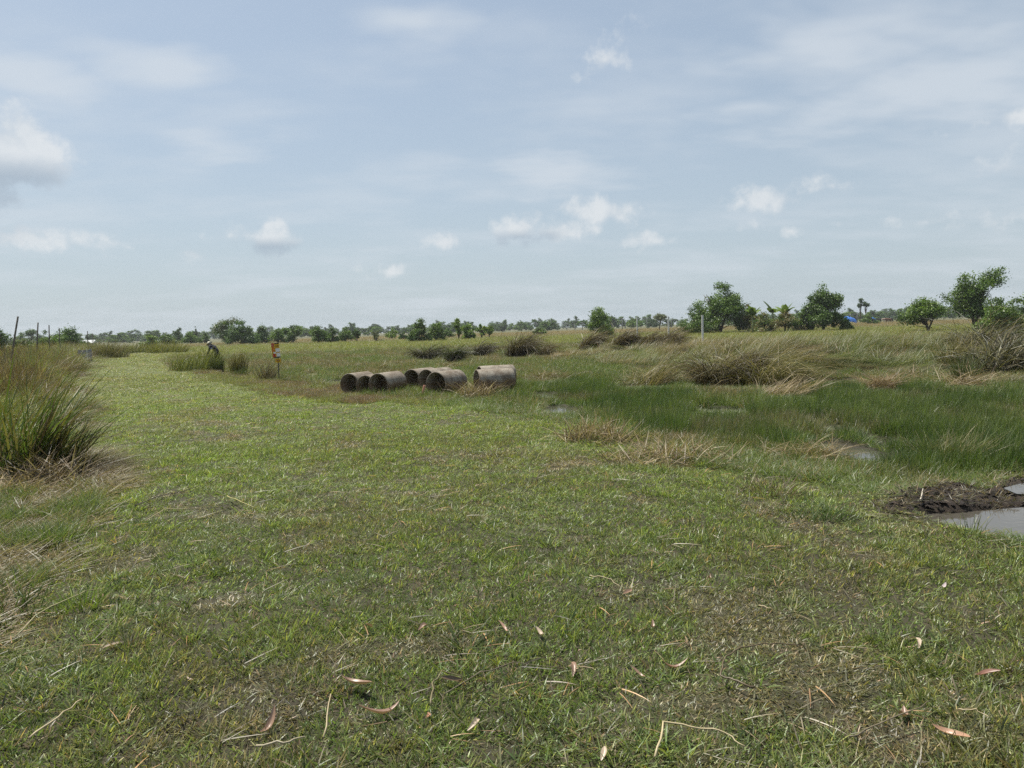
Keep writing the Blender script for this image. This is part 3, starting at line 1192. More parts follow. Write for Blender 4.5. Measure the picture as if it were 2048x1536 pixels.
for (px0, px1, pyt, d, r, lab) in ((8, 36, 633, 33, .045, 'tall grey wooden pole leaning right at the left edge, the nearest one'),
                                   (66, 76, 645, 44, .045, 'slightly leaning grey wooden pole, second from the left edge'),
                                   (95, 98, 650, 52, .042, 'upright thin wooden pole, third from the left edge'),
                                   (117, 118.5, 656, 62, .045, 'thin wooden pole in front of the round bushes, fourth from the left'),
                                   (173, 175, 662, 78, .05, 'thin bare pole above the pale roof'),
                                   (183.5, 185.5, 667, 90, .05, 'rightmost and farthest thin bare pole on the left bank')):
    b = G_at(px0, d)
    t = AT(px1, pyt, d)
    pole('wooden_pole', lab, 'pole', (b.x, b.y, b.z - .1), t, r, r * .85, 'wood', 'poles along the left bank')
for (px, pyt, d, lab) in ((1274, 633, 76, 'pale concrete fence post, leftmost of three, behind the straw grass'),
                          (1337, 633, 66, 'pale concrete fence post, middle one of three'),
                          (1405, 630, 56, 'pale concrete fence post in front of the big leafy tree, nearest of three')):
    t = AT(px, pyt, d)
    b = G_at(px, d)
    bm = bmesh.new()
    h = t.z - b.z
    box(bm, 0, 0, h / 2 - .05, .13, .13, h + .1, .012)
    o = link('fence_post', bm_mesh('fence_post', bm, M['post']), None, (t.x, b.y, b.z))
    tag(o, lab, 'post', 'pale fence posts')


def sheet_panel():
    d = 50.0
    a = AT(152, 702, d)
    b = AT(180, 698, d)
    base = G_at(166, d)
    root = link('sheet_screen', None, None, base)
    tag(root, 'grey corrugated sheet screen with a white upright at the left verge', 'screen')
    w_, h = b.x - a.x, (a.z + b.z) / 2 - base.z
    nx = 40
    V, F = [], []
    for i in range(nx + 1):
        x = -w_ / 2 + w_ * i / nx
        yy = .012 * math.sin(i * 1.57)
        hh = h + (.05 * (i / nx)) - .03 * math.sin(i / nx * 3.1)
        V += [(x, yy, -.05), (x, yy, hh), (x, yy + .004, hh), (x, yy + .004, -.05)]
    for i in range(nx):
        for k in range(4):
            F.append((i * 4 + k, i * 4 + 4 + k, i * 4 + 4 + (k + 1) % 4, i * 4 + (k + 1) % 4))
    link('corrugated_sheet', mesh_py('sheet', V, F, plain('weathered_sheet', (.27, .26, .27), .6, .35, 5), False), root)
    bm = bmesh.new()
    box(bm, w_ * .22, -.05, h / 2 + .02, .055, .03, h + .08, .005)
    link('white_upright', bm_mesh('upright', bm, plain('white_paint', (.8, .8, .78), .5, .06, 5)), root)
    for sx in (-.5, .5):
        V, F = tube_np([(w_ * sx, .03, -.1), (w_ * sx, .03, h + .05)], [.022, .02], 6)
        link('stake', mesh_py('stake', V, F, M['wood']), root)


sheet_panel()

# ------------------------------------------------------------------ trees
LEAFG = [np.array([.050, .085, .022]), np.array([.065, .105, .028]), np.array([.085, .125, .030]), np.array([.040, .066, .024])]


def leaves(cent, n_per, spread, size, g, pal, flatten=.8):
    """small leaf faces in clumps round the given centres"""
    nc = len(cent)
    cc = np.repeat(cent, n_per, 0)
    n = len(cc)
    sp = np.repeat(spread, n_per)
    off = g.normal(0, 1, (n, 3))
    off *= (sp / 1.9)[:, None] * np.array([1, 1, flatten])
    c = cc + off
    nr = off / (np.linalg.norm(off, axis=1, keepdims=True) + 1e-6) * .6 + g.normal(0, .7, (n, 3)) + np.array([0, 0, .55])
    nr /= np.linalg.norm(nr, axis=1, keepdims=True)
    u = np.cross(nr, g.normal(0, 1, (n, 3)))
    u /= np.linalg.norm(u, axis=1, keepdims=True) + 1e-6
    v = np.cross(nr, u)
    s = size * (.6 + .8 * g.random(n))[:, None]
    droop = np.array([0, 0, -1.0])
    V = np.stack([c - u * s * .5, c + v * s * .26 + droop * s * .02, c + u * s * .5 + droop * s * .12, c - v * s * .26], 1).reshape(-1, 3)
    F = (np.arange(n)[:, None] * 4 + np.arange(4)[None])
    base = np.array(pal)[g.integers(0, len(pal), nc)]
    cl = np.repeat(base * np.array([1.9, 1.95, 1.45]) * (.65 + .7 * g.random(nc))[:, None], n_per, 0) * (.75 + .5 * g.random(n))[:, None]
    C = np.repeat(cl, 4, 0)
    return V, F, C


def tree_parts(h, w, seed, pal=None, n_cl=90, n_per=70, size=.16, trunk=.22, low=.18, shape='round', lobes=5, multi=1, spread=.42):
    """returns (trunk mesh, crown mesh): limbs grown to foliage clumps inside an uneven envelope"""
    g = np.random.default_rng(seed)
    pal = pal or LEAFG[:3]
    # crown lobes of unequal size
    L = []
    for i in range(lobes):
        a = 2 * np.pi * (i / lobes) + g.normal(0, .4)
        if shape == 'round':
            rr = g.uniform(.12, .30) * w
            L.append((rr * np.cos(a), rr * np.sin(a), h * g.uniform(low + .22, .80), w * g.uniform(.16, .27), h * g.uniform(.13, .22)))
        elif shape == 'bush':
            zf = .13 + .64 * ((i * .618 + g.uniform(0, .25)) % 1.0)
            rr = g.uniform(.7, 1.0) * (.40 - .38 * zf) * w
            L.append((rr * np.cos(a), rr * np.sin(a), h * zf, w * g.uniform(.17, .25), h * g.uniform(.15, .23)))
        elif shape == 'tall':
            rr = g.uniform(.03, .24) * w
            L.append((rr * np.cos(a), rr * np.sin(a), h * (low + .15 + (.80 - low) * (i + .5) / lobes), w * g.uniform(.15, .27), h * g.uniform(.08, .15)))
        elif shape == 'layer':
            zf = (i + .5) / lobes
            rr = w * .30 * (1 - .75 * zf)
            L.append((rr * np.cos(a * 2.4), rr * np.sin(a * 2.4), h * (low + (.95 - low) * zf), w * (.34 - .24 * zf), h * .045))
        elif shape == 'spire':
            zf = (i + .5) / lobes
            L.append((0, 0, h * (low + (.97 - low) * zf), w * (.5 - .42 * zf), h * .6 / lobes))
        elif shape == 'umbrella':
            rr = g.uniform(.0, .32) * w
            L.append((rr * np.cos(a), rr * np.sin(a), h * g.uniform(.68, .93), w * g.uniform(.16, .26), h * g.uniform(.05, .09)))
    L.append((g.normal(0, .05) * w, g.normal(0, .05) * w, h * .9, w * .12, h * .1) if shape in ('round', 'tall', 'bush') else L[-1])
    L = np.array(L)
    wt = (L[:, 3] ** 2 * L[:, 4]) ** .7
    wt /= wt.sum()
    k = g.choice(len(L), n_cl, p=wt)
    d = g.normal(0, 1, (n_cl, 3))
    d /= np.linalg.norm(d, axis=1, keepdims=True)
    rad = (g.random(n_cl) ** .42)[:, None]
    cent = L[k, :3] + d * rad * np.stack([L[k, 3], L[k, 3], L[k, 4]], 1)
    cent[:, 2] = np.where(cent[:, 2] < h * low * .8, h * low * .8 + g.random(n_cl) * .2 * h, np.minimum(cent[:, 2], h * 1.02))
    push = np.where(g.random(n_cl) < .14, g.uniform(1.06, 1.2, n_cl), 1.0)[:, None]
    cen0 = np.array([0, 0, h * .5])
    cent = cen0 + (cent - cen0) * push
    cent[:, 2] = np.maximum(cent[:, 2], h * low * .5 + .1)
    sp = np.full(n_cl, w * spread * .27) * g.uniform(.45, 1.3, n_cl)
    sp = np.clip(sp, .15, .6)
    V, F, C = leaves(cent, n_per, sp, size, g, pal)
    crown = (V, F, C)
    # trunk and limbs
    parts = []
    tops = []
    for m_ in range(multi):
        a = 2 * np.pi * m_ / max(1, multi) + g.normal(0, .5)
        ln = (.10 if multi == 1 else .22) * w
        tip = np.array([ln * np.cos(a), ln * np.sin(a), h * .78])
        pts = [np.array([.02 * m_, .02, -.2])]
        for f in (.18, .4, .62, 1.0):
            pts.append(tip * np.array([f ** 1.3, f ** 1.3, f]) + g.normal(0, .025 * h * f, 3) * np.array([1, 1, .2]))
        rads = np.array([1.15, 1.0, .75, .5, .18]) * trunk / (multi ** .4)
        parts.append(tube_np(pts, rads, 8))
        tops.append((pts, rads))
    nb = min(26, n_cl // 3)
    for i in g.choice(n_cl, nb, replace=False):
        pts, rads = tops[g.integers(0, multi)]
        z = cent[i, 2]
        f = np.clip((z / h) * .75, .12, .9)
        s = f * (len(pts) - 1)
        i0 = min(int(s), len(pts) - 2)
        st = pts[i0] + (pts[i0 + 1] - pts[i0]) * (s - i0)
        r0 = np.interp(s, range(len(pts)), rads) * .5
        mid = (st + cent[i]) / 2 + g.normal(0, .05 * w, 3) + np.array([0, 0, .04 * h])
        parts.append(tube_np([st, mid, cent[i]], [max(r0, .012), max(r0 * .6, .01), .008], 5))
    return merge(parts), crown


def tree(label, px, dist, top_py, width_px, seed, name='tree', cat='tree', group=None, **kw):
    """a tree whose foot stands at depth dist under photo column px"""
    b = G_at(px, dist)
    t = AT(px, top_py, dist)
    h = t.z - b.z
    w_ = width_px * dist / FPX * 1.22
    (tv, tf), (cv, cf, cc) = tree_parts(h, w_, seed, **kw)
    root = link(name, None, None, b)
    tag(root, label, cat, group)
    link('trunk', mesh_py('trunk', tv, tf, M['bark']), root)
    link('crown', mesh_np('crown', cv, cf, cc, M['leaf']), root)
    return root


DARKG = [np.array([.034, .058, .018]), np.array([.045, .075, .021]), np.array([.060, .095, .025])]
MIDG = [np.array([.055, .088, .024]), np.array([.075, .110, .028]), np.array([.045, .072, .024])]
LITEG = [np.array([.095, .135, .032]), np.array([.115, .150, .036]), np.array([.075, .110, .030])]
GREYG = [np.array([.070, .080, .048]), np.array([.085, .092, .058])]
BLUEG = [np.array([.045, .070, .040]), np.array([.055, .082, .046])]
DRYG = [np.array([.10, .085, .045]), np.array([.085, .095, .035]), np.array([.12, .095, .06])]

# ---- right-hand trees
tree('large spreading dark green tree, biggest crown, behind the white post', 1440, 98, 566, 122, 11, pal=DARKG + MIDG[:2], n_cl=330, n_per=75, size=.24, trunk=.24, low=.04, shape='bush', lobes=8, multi=3)
tree('dense rounded dark tree right of the banana plants', 1646, 92, 577, 86, 12, pal=DARKG + MIDG[:1], n_cl=240, n_per=75, size=.23, trunk=.2, low=.03, shape='bush', lobes=7, multi=2)
tree('small round tree alone above the straw grass, centre right', 1200, 98, 617, 58, 13, pal=MIDG + LITEG[:1], n_cl=120, n_per=60, size=.2, trunk=.12, low=.06, shape='bush', lobes=7)
tree('tall slender grey green tree behind the middle white post', 1319, 190, 625, 28, 14, pal=GREYG, n_cl=60, n_per=45, size=.28, trunk=.14, low=.3, shape='round', lobes=4)
tree('broad low tree with visible forked trunk near the right edge', 1856, 72, 602, 80, 15, pal=MIDG + LITEG[:1], n_cl=120, n_per=60, size=.19, trunk=.15, low=.22, shape='round', lobes=6, multi=3)
tree('tall open crowned tree, highest at the right', 1950, 74, 545, 112, 16, pal=MIDG + DARKG[1:], n_cl=230, n_per=60, size=.2, trunk=.2, low=.12, shape='tall', lobes=9, multi=2)
tree('rounded bright green tree in front of the tallest right-hand tree', 1996, 66, 592, 78, 17, pal=MIDG + LITEG[:1], n_cl=190, n_per=60, size=.18, trunk=.16, low=.08, shape='bush', lobes=6, multi=2)
tree('tree cut off by the right edge of the picture', 2075, 70, 566, 80, 18, pal=MIDG, n_cl=110, n_per=55, size=.2, trunk=.17, low=.15, shape='tall', lobes=7)
tree('reddish thin shrub beside the banana plants', 1500, 96, 610, 34, 19, name='shrub', cat='shrub', pal=DRYG, n_cl=40, n_per=30, size=.2, trunk=.06, low=.2, shape='round', lobes=4, multi=2)
tree('sparse small young tree standing in the far brown field', 1735, 165, 624, 30, 20, pal=MIDG, n_cl=50, n_per=40, size=.25, trunk=.1, low=.12, shape='layer', lobes=6)
for i, (px, tp, wd, lab) in enumerate(((1532, 627, 56, 'tangled brown green shrub under the left banana plant'), (1575, 625, 58, 'tangled vine covered shrub between banana plants and dense tree'), (1610, 618, 44, 'leafy shrub at the foot of the dense rounded tree'), (1692, 640, 26, 'low dark shrub right of the dense rounded tree'))):
    tree(lab, px, 92, tp, wd, 30 + i, name='shrub', cat='shrub', pal=(DRYG + MIDG[:1]) if i < 2 else MIDG, n_cl=110, n_per=55, size=.19, trunk=.05, low=.02, shape='bush', lobes=5, multi=3)

# ---- left and centre trees
SPEC = [  # label, px, dist, top, width, kind
    ('dark leafy tree cut off by the left edge', -6, 62, 654, 56, dict(pal=DARKG, n_cl=80, n_per=60, size=.17, low=.05, shape='bush')),
    ('dark lopsided pine rising behind the bushes at far left', 60, 210, 656, 26, dict(pal=BLUEG, n_cl=50, n_per=50, size=.3, low=.3, shape='umbrella', lobes=7)),
    ('light green round bush left of the pole, far left', 92, 96, 662, 70, dict(pal=MIDG + LITEG[:1], n_cl=90, n_per=60, size=.22, low=.03, shape='bush')),
    ('dark green round tree right of the left poles', 138, 100, 659, 66, dict(pal=DARKG + MIDG[:1], n_cl=100, n_per=60, size=.22, low=.03, shape='bush')),
    ('low grey green scrub under the leaning pole', 48, 80, 678, 60, dict(pal=MIDG + GREYG, n_cl=60, n_per=45, size=.2, low=.02, shape='bush')),
    ('yellow green rounded bush at the end of the track', 300, 150, 667, 32, dict(pal=LITEG, n_cl=60, n_per=50, size=.3, low=.02, shape='bush')),
    ('low green trees right of the yellow green bush', 332, 160, 670, 36, dict(pal=MIDG, n_cl=60, n_per=50, size=.3, low=.02, shape='bush')),
    ('dark layered conifer above the left tree line', 357, 190, 655, 28, dict(pal=BLUEG, n_cl=60, n_per=45, size=.3, low=.1, shape='layer', lobes=8)),
    ('green bush right of the layered conifer', 380, 165, 666, 36, dict(pal=MIDG, n_cl=60, n_per=50, size=.3, low=.02, shape='bush')),
    ('thin dark pointed cypress', 392, 210, 652, 7, dict(pal=DARKG, n_cl=30, n_per=40, size=.25, low=.05, shape='spire', lobes=7)),
    ('dark rounded tree right of the cypress', 408, 180, 664, 20, dict(pal=DARKG, n_cl=40, n_per=50, size=.28, low=.05, shape='bush')),
    ('feathery grey green bamboo clump, left of the pair', 452, 135, 640, 58, dict(pal=GREYG + MIDG[:1], n_cl=110, n_per=40, size=.28, low=.02, shape='tall', lobes=10, multi=3)),
    ('dark feathery tall tree, right of the pair', 484, 130, 640, 62, dict(pal=DARKG + BLUEG, n_cl=140, n_per=50, size=.28, low=.02, shape='bush', lobes=9, multi=2)),
    ('dark broad tree behind the sign', 523, 135, 651, 40, dict(pal=DARKG + BLUEG, n_cl=80, n_per=50, size=.28, low=.05, shape='bush')),
    ('low green tree right of the sign', 556, 130, 660, 36, dict(pal=MIDG, n_cl=60, n_per=50, size=.26, low=.03, shape='bush')),
    ('spiky mid green tree between the sign and the pipes', 586, 125, 651, 38, dict(pal=MIDG + BLUEG[:1], n_cl=70, n_per=50, size=.26, low=.06, shape='round')),
    ('round tree, leftmost of the open row left of centre', 636, 118, 654, 40, dict(pal=MIDG, n_cl=70, n_per=55, size=.24, low=.03, shape='bush')),
    ('small open tree, second of the row left of centre', 665, 120, 656, 28, dict(pal=DARKG, n_cl=50, n_per=45, size=.24, low=.03, shape='bush')),
    ('broad tree, third of the row left of centre', 690, 124, 655, 36, dict(pal=MIDG, n_cl=60, n_per=50, size=.24, low=.03, shape='bush')),
    ('little tree on a thin stem, fourth of the row left of centre', 713, 122, 660, 20, dict(pal=DARKG, n_cl=36, n_per=40, size=.22, low=.08, shape='round')),
    ('thin see-through sapling left of the paired centre trees', 752, 115, 661, 26, dict(pal=GREYG, n_cl=24, n_per=24, size=.22, low=.03, shape='bush')),
    ('light green small tree left of the paired centre trees', 783, 150, 660, 24, dict(pal=LITEG, n_cl=40, n_per=45, size=.28, low=.06, shape='round')),
    ('dark small tree left of the paired centre trees', 806, 130, 660, 18, dict(pal=DARKG, n_cl=36, n_per=45, size=.24, low=.03, shape='bush')),
    ('tallest tree of the centre group, left one', 840, 100, 638, 42, dict(pal=MIDG + DARKG[:1], n_cl=90, n_per=55, size=.22, low=.03, shape='bush', multi=2)),
    ('spreading tree touching the tallest centre tree on its right', 872, 102, 647, 40, dict(pal=MIDG + LITEG[:1], n_cl=80, n_per=55, size=.22, low=.03, shape='bush', multi=2)),
    ('small dark tree behind the centre group', 896, 140, 657, 24, dict(pal=DARKG, n_cl=40, n_per=45, size=.24, low=.1, shape='bush')),
    ('light green slim tree of the centre group', 917, 108, 639, 22, dict(pal=LITEG, n_cl=46, n_per=50, size=.22, low=.2, shape='tall', lobes=6)),
    ('light green rounded tree right of the slim one', 935, 106, 649, 32, dict(pal=LITEG + MIDG[:1], n_cl=60, n_per=55, size=.22, low=.05, shape='bush')),
    ('small pale tree, rightmost but one of the centre group', 963, 118, 646, 18, dict(pal=MIDG + LITEG, n_cl=40, n_per=45, size=.22, low=.08, shape='round')),
    ('small light green tree, rightmost of the centre group', 978, 120, 651, 18, dict(pal=LITEG, n_cl=40, n_per=45, size=.22, low=.06, shape='round')),
    ('short bush in the field right of the centre group', 1080, 150, 656, 26, dict(pal=MIDG, n_cl=40, n_per=40, size=.28, low=.02, shape='bush')),
]
for i, (lab, px, d, tp, wd, kw) in enumerate(SPEC):
    tree(lab, px, d, tp, wd, 60 + i, group='trees along the far edge of the meadow', trunk=.12, **kw)


def two_crown_palm():
    """two slender bare trunks with small dark crowns"""
    for k, (px, tp, lab) in enumerate(((1720, 596, 'slender tree with a small dark crown, left of the tall pair'), (1730, 594, 'slender tree with a small dark crown, right of the tall pair'))):
        tree(lab, px, 215, tp, 13, 140 + k, pal=BLUEG + DARKG[:1], n_cl=34, n_per=40, size=.33, trunk=.16, low=.62, shape='umbrella', lobes=5, spread=.5)


two_crown_palm()


def banana(label, px, dist, top_py, seed, nleaf=7):
    g = np.random.default_rng(seed)
    b = G_at(px, dist)
    h = AT(px, top_py, dist).z - b.z
    root = link('banana_plant', None, None, b)
    tag(root, label, 'banana plant', 'banana plants between the two dark trees')
    hs = h * .62
    V, F = tube_np([(0, 0, -.1), (.04, 0, hs * .5), (.0, .02, hs)], [.13, .11, .07], 9)
    link('stem', mesh_py('stem', V, F, plain('banana_stem', (.17, .19, .075), .6, .3, 3)), root)
    for i in range(nleaf):
        az = 2 * np.pi * i / nleaf + g.normal(0, .25)
        Ln = h * g.uniform(.42, .6)
        ti = g.uniform(.15, .9)
        cu = g.uniform(.6, 1.5)
        seg = 9
        Vs, Fs = [], []
        pos = np.array([0, 0, hs - .05])
        dr = np.array([np.cos(az), np.sin(az), 0])
        side = np.array([-np.sin(az), np.cos(az), 0])
        for s in range(seg + 1):
            t = s / seg
            a = ti + cu * t
            wd = .5 * h * .20 * max(.03, math.sin(math.pi * min(1, .08 + t * .92)) ** .6) * (1 if t > .15 else .25)
            dip = np.array([0, 0, -.35 * wd])
            jag = 1 + g.normal(0, .12)
            Vs += [pos - side * wd * jag + dip, pos, pos + side * wd * jag + dip]
            pos = pos + Ln / seg * (np.sin(a) * dr + np.array([0, 0, np.cos(a)]))
        for s in range(seg):
            Fs += [(s * 3, s * 3 + 1, s * 3 + 4, s * 3 + 3), (s * 3 + 1, s * 3 + 2, s * 3 + 5, s * 3 + 4)]
        c = np.array([.10, .15, .03]) * g.uniform(.7, 1.5)
        link('leaf', mesh_py('leaf', Vs, Fs, M['leaf'], True, np.tile(c, (len(Vs), 1))), root)


banana('banana plant with pale stem, leftmost, in front of the big tree', 1505, 88, 611, 201)
banana('banana plant with upright yellow green leaf, in the middle', 1546, 95, 604, 202, 5)
banana('banana plant with dark leaves against the sky, rightmost', 1570, 93, 606, 203, 6)

# ------------------------------------------------------------------ distant woods (one far mass)
def woods():
    temps = []
    for i in range(6):
        h, w_ = 1.0 * (7 + i % 3), 6.5 + (i % 2)
        (tv, tf), (cv, cf, cc) = tree_parts(h, w_, 900 + i, pal=[np.ones(3), np.ones(3) * .8, np.ones(3) * 1.2], n_cl=70, n_per=26, size=.55, trunk=.2, low=.03, shape='bush' if i % 3 else 'round', lobes=6)
        temps.append(bpy.data.objects.new('t', mesh_np('t', cv, cf, cc, M['leaf_i'])))
    xs, ys, sc = [], [], []
    for band, (d0, d1, n, s0, s1) in enumerate(((300, 340, 150, .55, .95), (360, 430, 260, .7, 1.15), (480, 620, 300, .9, 1.4))):
        px = RNG.uniform(-700, 2750, n)
        d = RNG.uniform(d0, d1, n)
        keep = np.ones(n, bool)
        if band == 0:       # nearer front only on the right and far left
            keep = (px > 1080) | (px < 330)
        px, d = px[keep], d[keep]
        xs.append(np.array([XAT(a, b) for a, b in zip(px, d)]))
        ys.append(d)
        sc.append(RNG.uniform(s0, s1, len(px)))
    x, y, s = map(np.concatenate, (xs, ys, sc))
    n = len(x)
    pal = np.array(MIDG + DARKG + BLUEG)
    t = pal[RNG.integers(0, len(pal), n)] * RNG.uniform(.8, 1.25, n)[:, None]
    scatter('distant_woods', 'far hazy belt of woodland along the horizon', 'woods', temps, np.stack([x, y, ground_z(x, y)], 1), RNG.random(n) * 6.28,
            np.stack([s * 1.2, s * 1.2, s * .74], 1), RNG.integers(0, 6, n), t)


woods()

# ------------------------------------------------------------------ utility poles on the horizon
ORD = ['first', 'second', 'third', 'fourth', 'fifth', 'sixth', 'seventh', 'eighth', 'ninth', 'tenth', 'eleventh']
for i, (px, tp, d) in enumerate(sorted(((1150, 648, 330), (1073, 645, 330), (1116, 646, 340), (1134, 646, 345), (1165, 644, 300), (1245, 636, 260), (1251, 639, 300), (1294, 635, 270), (1343, 638, 260), (1700, 628, 250), (1714, 626, 240)))):
    b = G_at(px, d)
    h = AT(px, tp, d).z - b.z
    root = link('utility_pole', None, None, b)
    tag(root, 'thin grey utility pole on the horizon, %s from the left' % ORD[i], 'utility pole', 'utility poles on the horizon')
    V, F = tube_np([(0, 0, -.2), (0, 0, h)], [.17, .12], 6)
    link('shaft', mesh_py('shaft', V, F, M['far_pole']), root)
    bm = bmesh.new()
    box(bm, 0, 0, h - .45, 1.9, .14, .14)
    link('crossarm', bm_mesh('crossarm', bm, M['far_pole']), root)
    for k in (-.8, 0, .8):
        V, F = tube_np([(k, 0, h - .38), (k, 0, h - .1)], [.06, .05], 6)
        link('insulator', mesh_py('insulator', V, F, M['far_pole']), root)


# ------------------------------------------------------------------ far house, tarpaulin shelters
def house(label, px, d, wpx, ytop, wallc, roofc):
    b = G_at(px, d)
    w_ = wpx * d / FPX
    h = AT(px, ytop, d).z - b.z
    root = link('farmhouse', None, None, b)
    tag(root, label, 'house')
    bm = bmesh.new()
    box(bm, 0, 0, h * .32, w_ * .9, w_ * .5, h * .64)
    link('wall', bm_mesh('wall', bm, plain('house_wall', wallc, .8, .1)), root)
    V = [(-w_ / 2, -w_ * .32, h * .62), (w_ / 2, -w_ * .32, h * .62), (w_ / 2, w_ * .32, h * .62), (-w_ / 2, w_ * .32, h * .62), (-w_ * .5, 0, h), (w_ * .5, 0, h)]
    F = [(0, 1, 5, 4), (2, 3, 4, 5), (0, 4, 3), (1, 2, 5), (3, 2, 1, 0)]
    link('roof', mesh_py('roof', V, F, plain('house_roof', roofc, .5, .1), False), root)
    bm = bmesh.new()
    box(bm, 0, -w_ * .25 - .03, h * .3, w_ * .12, .06, h * .5)
    link('door', bm_mesh('door', bm, plain('house_door', (.08, .06, .05))), root)
    for sx in (-.28, .28):
        bm = bmesh.new()
        box(bm, w_ * sx, -w_ * .25 - .03, h * .36, w_ * .14, .06, h * .22)
        link('window', bm_mesh('window', bm, plain('house_window', (.05, .06, .07), .2)), root)


house('low distant house with pale grey roof behind the left bank', 178, 150, 24, 680, (.5, .5, .48), (.55, .57, .58))


def shelter(label, px, d, wpx, ytop, seed):
    g = np.random.default_rng(seed)
    b = G_at(px, d)
    w_ = wpx * d / FPX
    h = AT(px, ytop, d).z - b.z
    root = link('tarpaulin_shelter', None, None, b)
    tag(root, label, 'shelter')
    nx, ny = 12, 8
    V, F = [], []
    for j in range(ny + 1):
        for i in range(nx + 1):
            u, v = i / nx - .5, j / ny
            drop = h * (1 - v ** .35) * .72
            V.append((u * w_, -w_ * .35 + v * w_ * .8, h - drop - .10 * h * abs(u) * 2 - .25 * h * max(0, u) + g.normal(0, .015) * h))
    for j in range(ny):
        for i in range(nx):
            a = j * (nx + 1) + i
            F.append((a, a + 1, a + nx + 2, a + nx + 1))
    k = len(V)
    V += [(x, y, z - .03) for x, y, z in V]
    F += [tuple(k + i for i in f[::-1]) for f in F]
    link('tarpaulin', mesh_py('tarpaulin', V, F, plain('blue_tarpaulin', (.03, .13, .42), .45, .3, 2)), root)
    for sx, sy in ((-.45, .4), (.45, .4), (-.45, -.3), (.45, -.3)):
        V, F = tube_np([(w_ * sx, w_ * sy, -.2), (w_ * sx, w_ * sy, h * (.75 if sy > 0 else .35))], [.05, .05], 6)
        link('pole', mesh_py('pole', V, F, M['wood']), root)


shelter('bright blue tarpaulin shelter right of the dense rounded tree', 1700, 205, 20, 632, 1)
shelter('small blue tarpaulin shelter above the cattle', 1748, 235, 8, 634, 2)


# ------------------------------------------------------------------ figures grown from skeletons
def skin_mesh(name, verts, edges, radii, mats, matfn=None, sub=1, root_i=0):
    me = bpy.data.meshes.new(name)
    me.from_pydata(verts, edges, [])
    o = bpy.data.objects.new(name + '_rig', me)
    COL.objects.link(o)
    o.modifiers.new('skin', 'SKIN').use_smooth_shade = True
    sv = me.skin_vertices[0].data
    for i, r in enumerate(radii):
        sv[i].radius = (r, r) if not isinstance(r, tuple) else r
        sv[i].use_root = (i == root_i)
    ss = o.modifiers.new('sub', 'SUBSURF')
    ss.levels = ss.render_levels = sub
    dg = bpy.context.evaluated_depsgraph_get()
    ev = o.evaluated_get(dg)
    m2 = bpy.data.meshes.new_from_object(ev)
    bpy.data.objects.remove(o)
    m2.materials.clear()
    for m in mats:
        m2.materials.append(m)
    if matfn:
        for p in m2.polygons:
            p.material_index = matfn(p.center)
    m2.name = name
    return m2


def person():
    cloth = plain('dark_clothes', (.022, .022, .030), .9, .25, 8)
    skin = plain('skin', (.22, .13, .09), .6, .1, 8)
    v, e, r = [], [], []

    def add(co, rad, par=None):
        v.append(co)
        r.append(rad)
        if par is not None:
            e.append((par, len(v) - 1))
        return len(v) - 1
    pel = add((.0, 0, .92), (.15, .13))
    sp1 = add((-.10, 0, 1.10), (.145, .12), pel)
    sp2 = add((-.26, 0, 1.26), (.16, .13), sp1)
    nk = add((-.36, 0, 1.33), .06, sp2)
    hd = add((-.44, 0, 1.35), .095, nk)
    add((-.52, 0, 1.28), .08, hd)
    add((-.565, 0, 1.29), .02, len(v) - 1)
    for s in (-1, 1):
        hip = add((.0, s * .10, .86), .095, pel)
        kn = add((-.05 + .05 * s, s * .12, .48), .07, hip)
        an = add((.03 + .07 * s, s * .12, .10), .045, kn)
        add((-.12 + .07 * s, s * .13, .04), .04, an)
        sh = add((-.27, s * .20, 1.24), .065, sp2)
        el = add((-.34, s * .24, .98), .05, sh)
        wr = add((-.50, s * .18, .80), .032, el)
        pm = add((-.55, s * .17, .74), .034, wr)
        for k, (dx, dy, ln) in enumerate(((.03, -.035, .05), (-.02, -.02, .07), (-.025, 0, .075), (-.02, .015, .07), (-.01, .03, .055))):
            f1 = add((-.55 + dx, s * .17 + dy, .70), .010, pm)
            add((-.56 + dx * 1.2, s * .17 + dy * 1.1, .70 - ln), .008, f1)
    me = skin_mesh('body', v, e, r, [cloth, skin], lambda c: 1 if (c.x < -.37 and c.z > 1.2) or (c.x < -.47 and c.z < .84) else 0)
    d = 40.0
    b = G_at(432, d)
    root = link('person', None, None, b, (0, 0, R(-12)))
    tag(root, 'person in dark clothes and pale hat bending over in the tall grass', 'person')
    link('body', me, root)
    bm = bmesh.new()
    bmesh.ops.create_cone(bm, cap_ends=True, segments=20, radius1=.19, radius2=.10, depth=.05)
    g2 = bmesh.ops.create_uvsphere(bm, u_segments=16, v_segments=8, radius=.105)
    for q in g2['verts']:
        q.co.z = max(q.co.z, 0) * .9 + .01
    link('hat', bm_mesh('hat', bm, plain('straw_hat', (.62, .58, .46), .8, .1), True), root, (-.47, 0, 1.42), (0, R(-40), 0))
    # grey lilac cloth over the shoulders
    V, F = [], []
    for i in range(9):
        for j in range(7):
            u, t = i / 8 - .5, j / 6
            V.append((-.38 + .22 * t, u * .46, 1.38 - .12 * t - .35 * abs(u) ** 1.6 * 1.5))
    for i in range(8):
        for j in range(6):
            a = i * 7 + j
            F.append((a, a + 1, a + 8, a + 7))
    k = len(V)
    V += [(x, y, z - .012) for x, y, z in V]
    F += [tuple(k + q for q in f[::-1]) for f in F]
    link('shoulder_cloth', mesh_py('shoulder_cloth', V, F, plain('lilac_cloth', (.30, .29, .36), .9, .15)), root)


person()


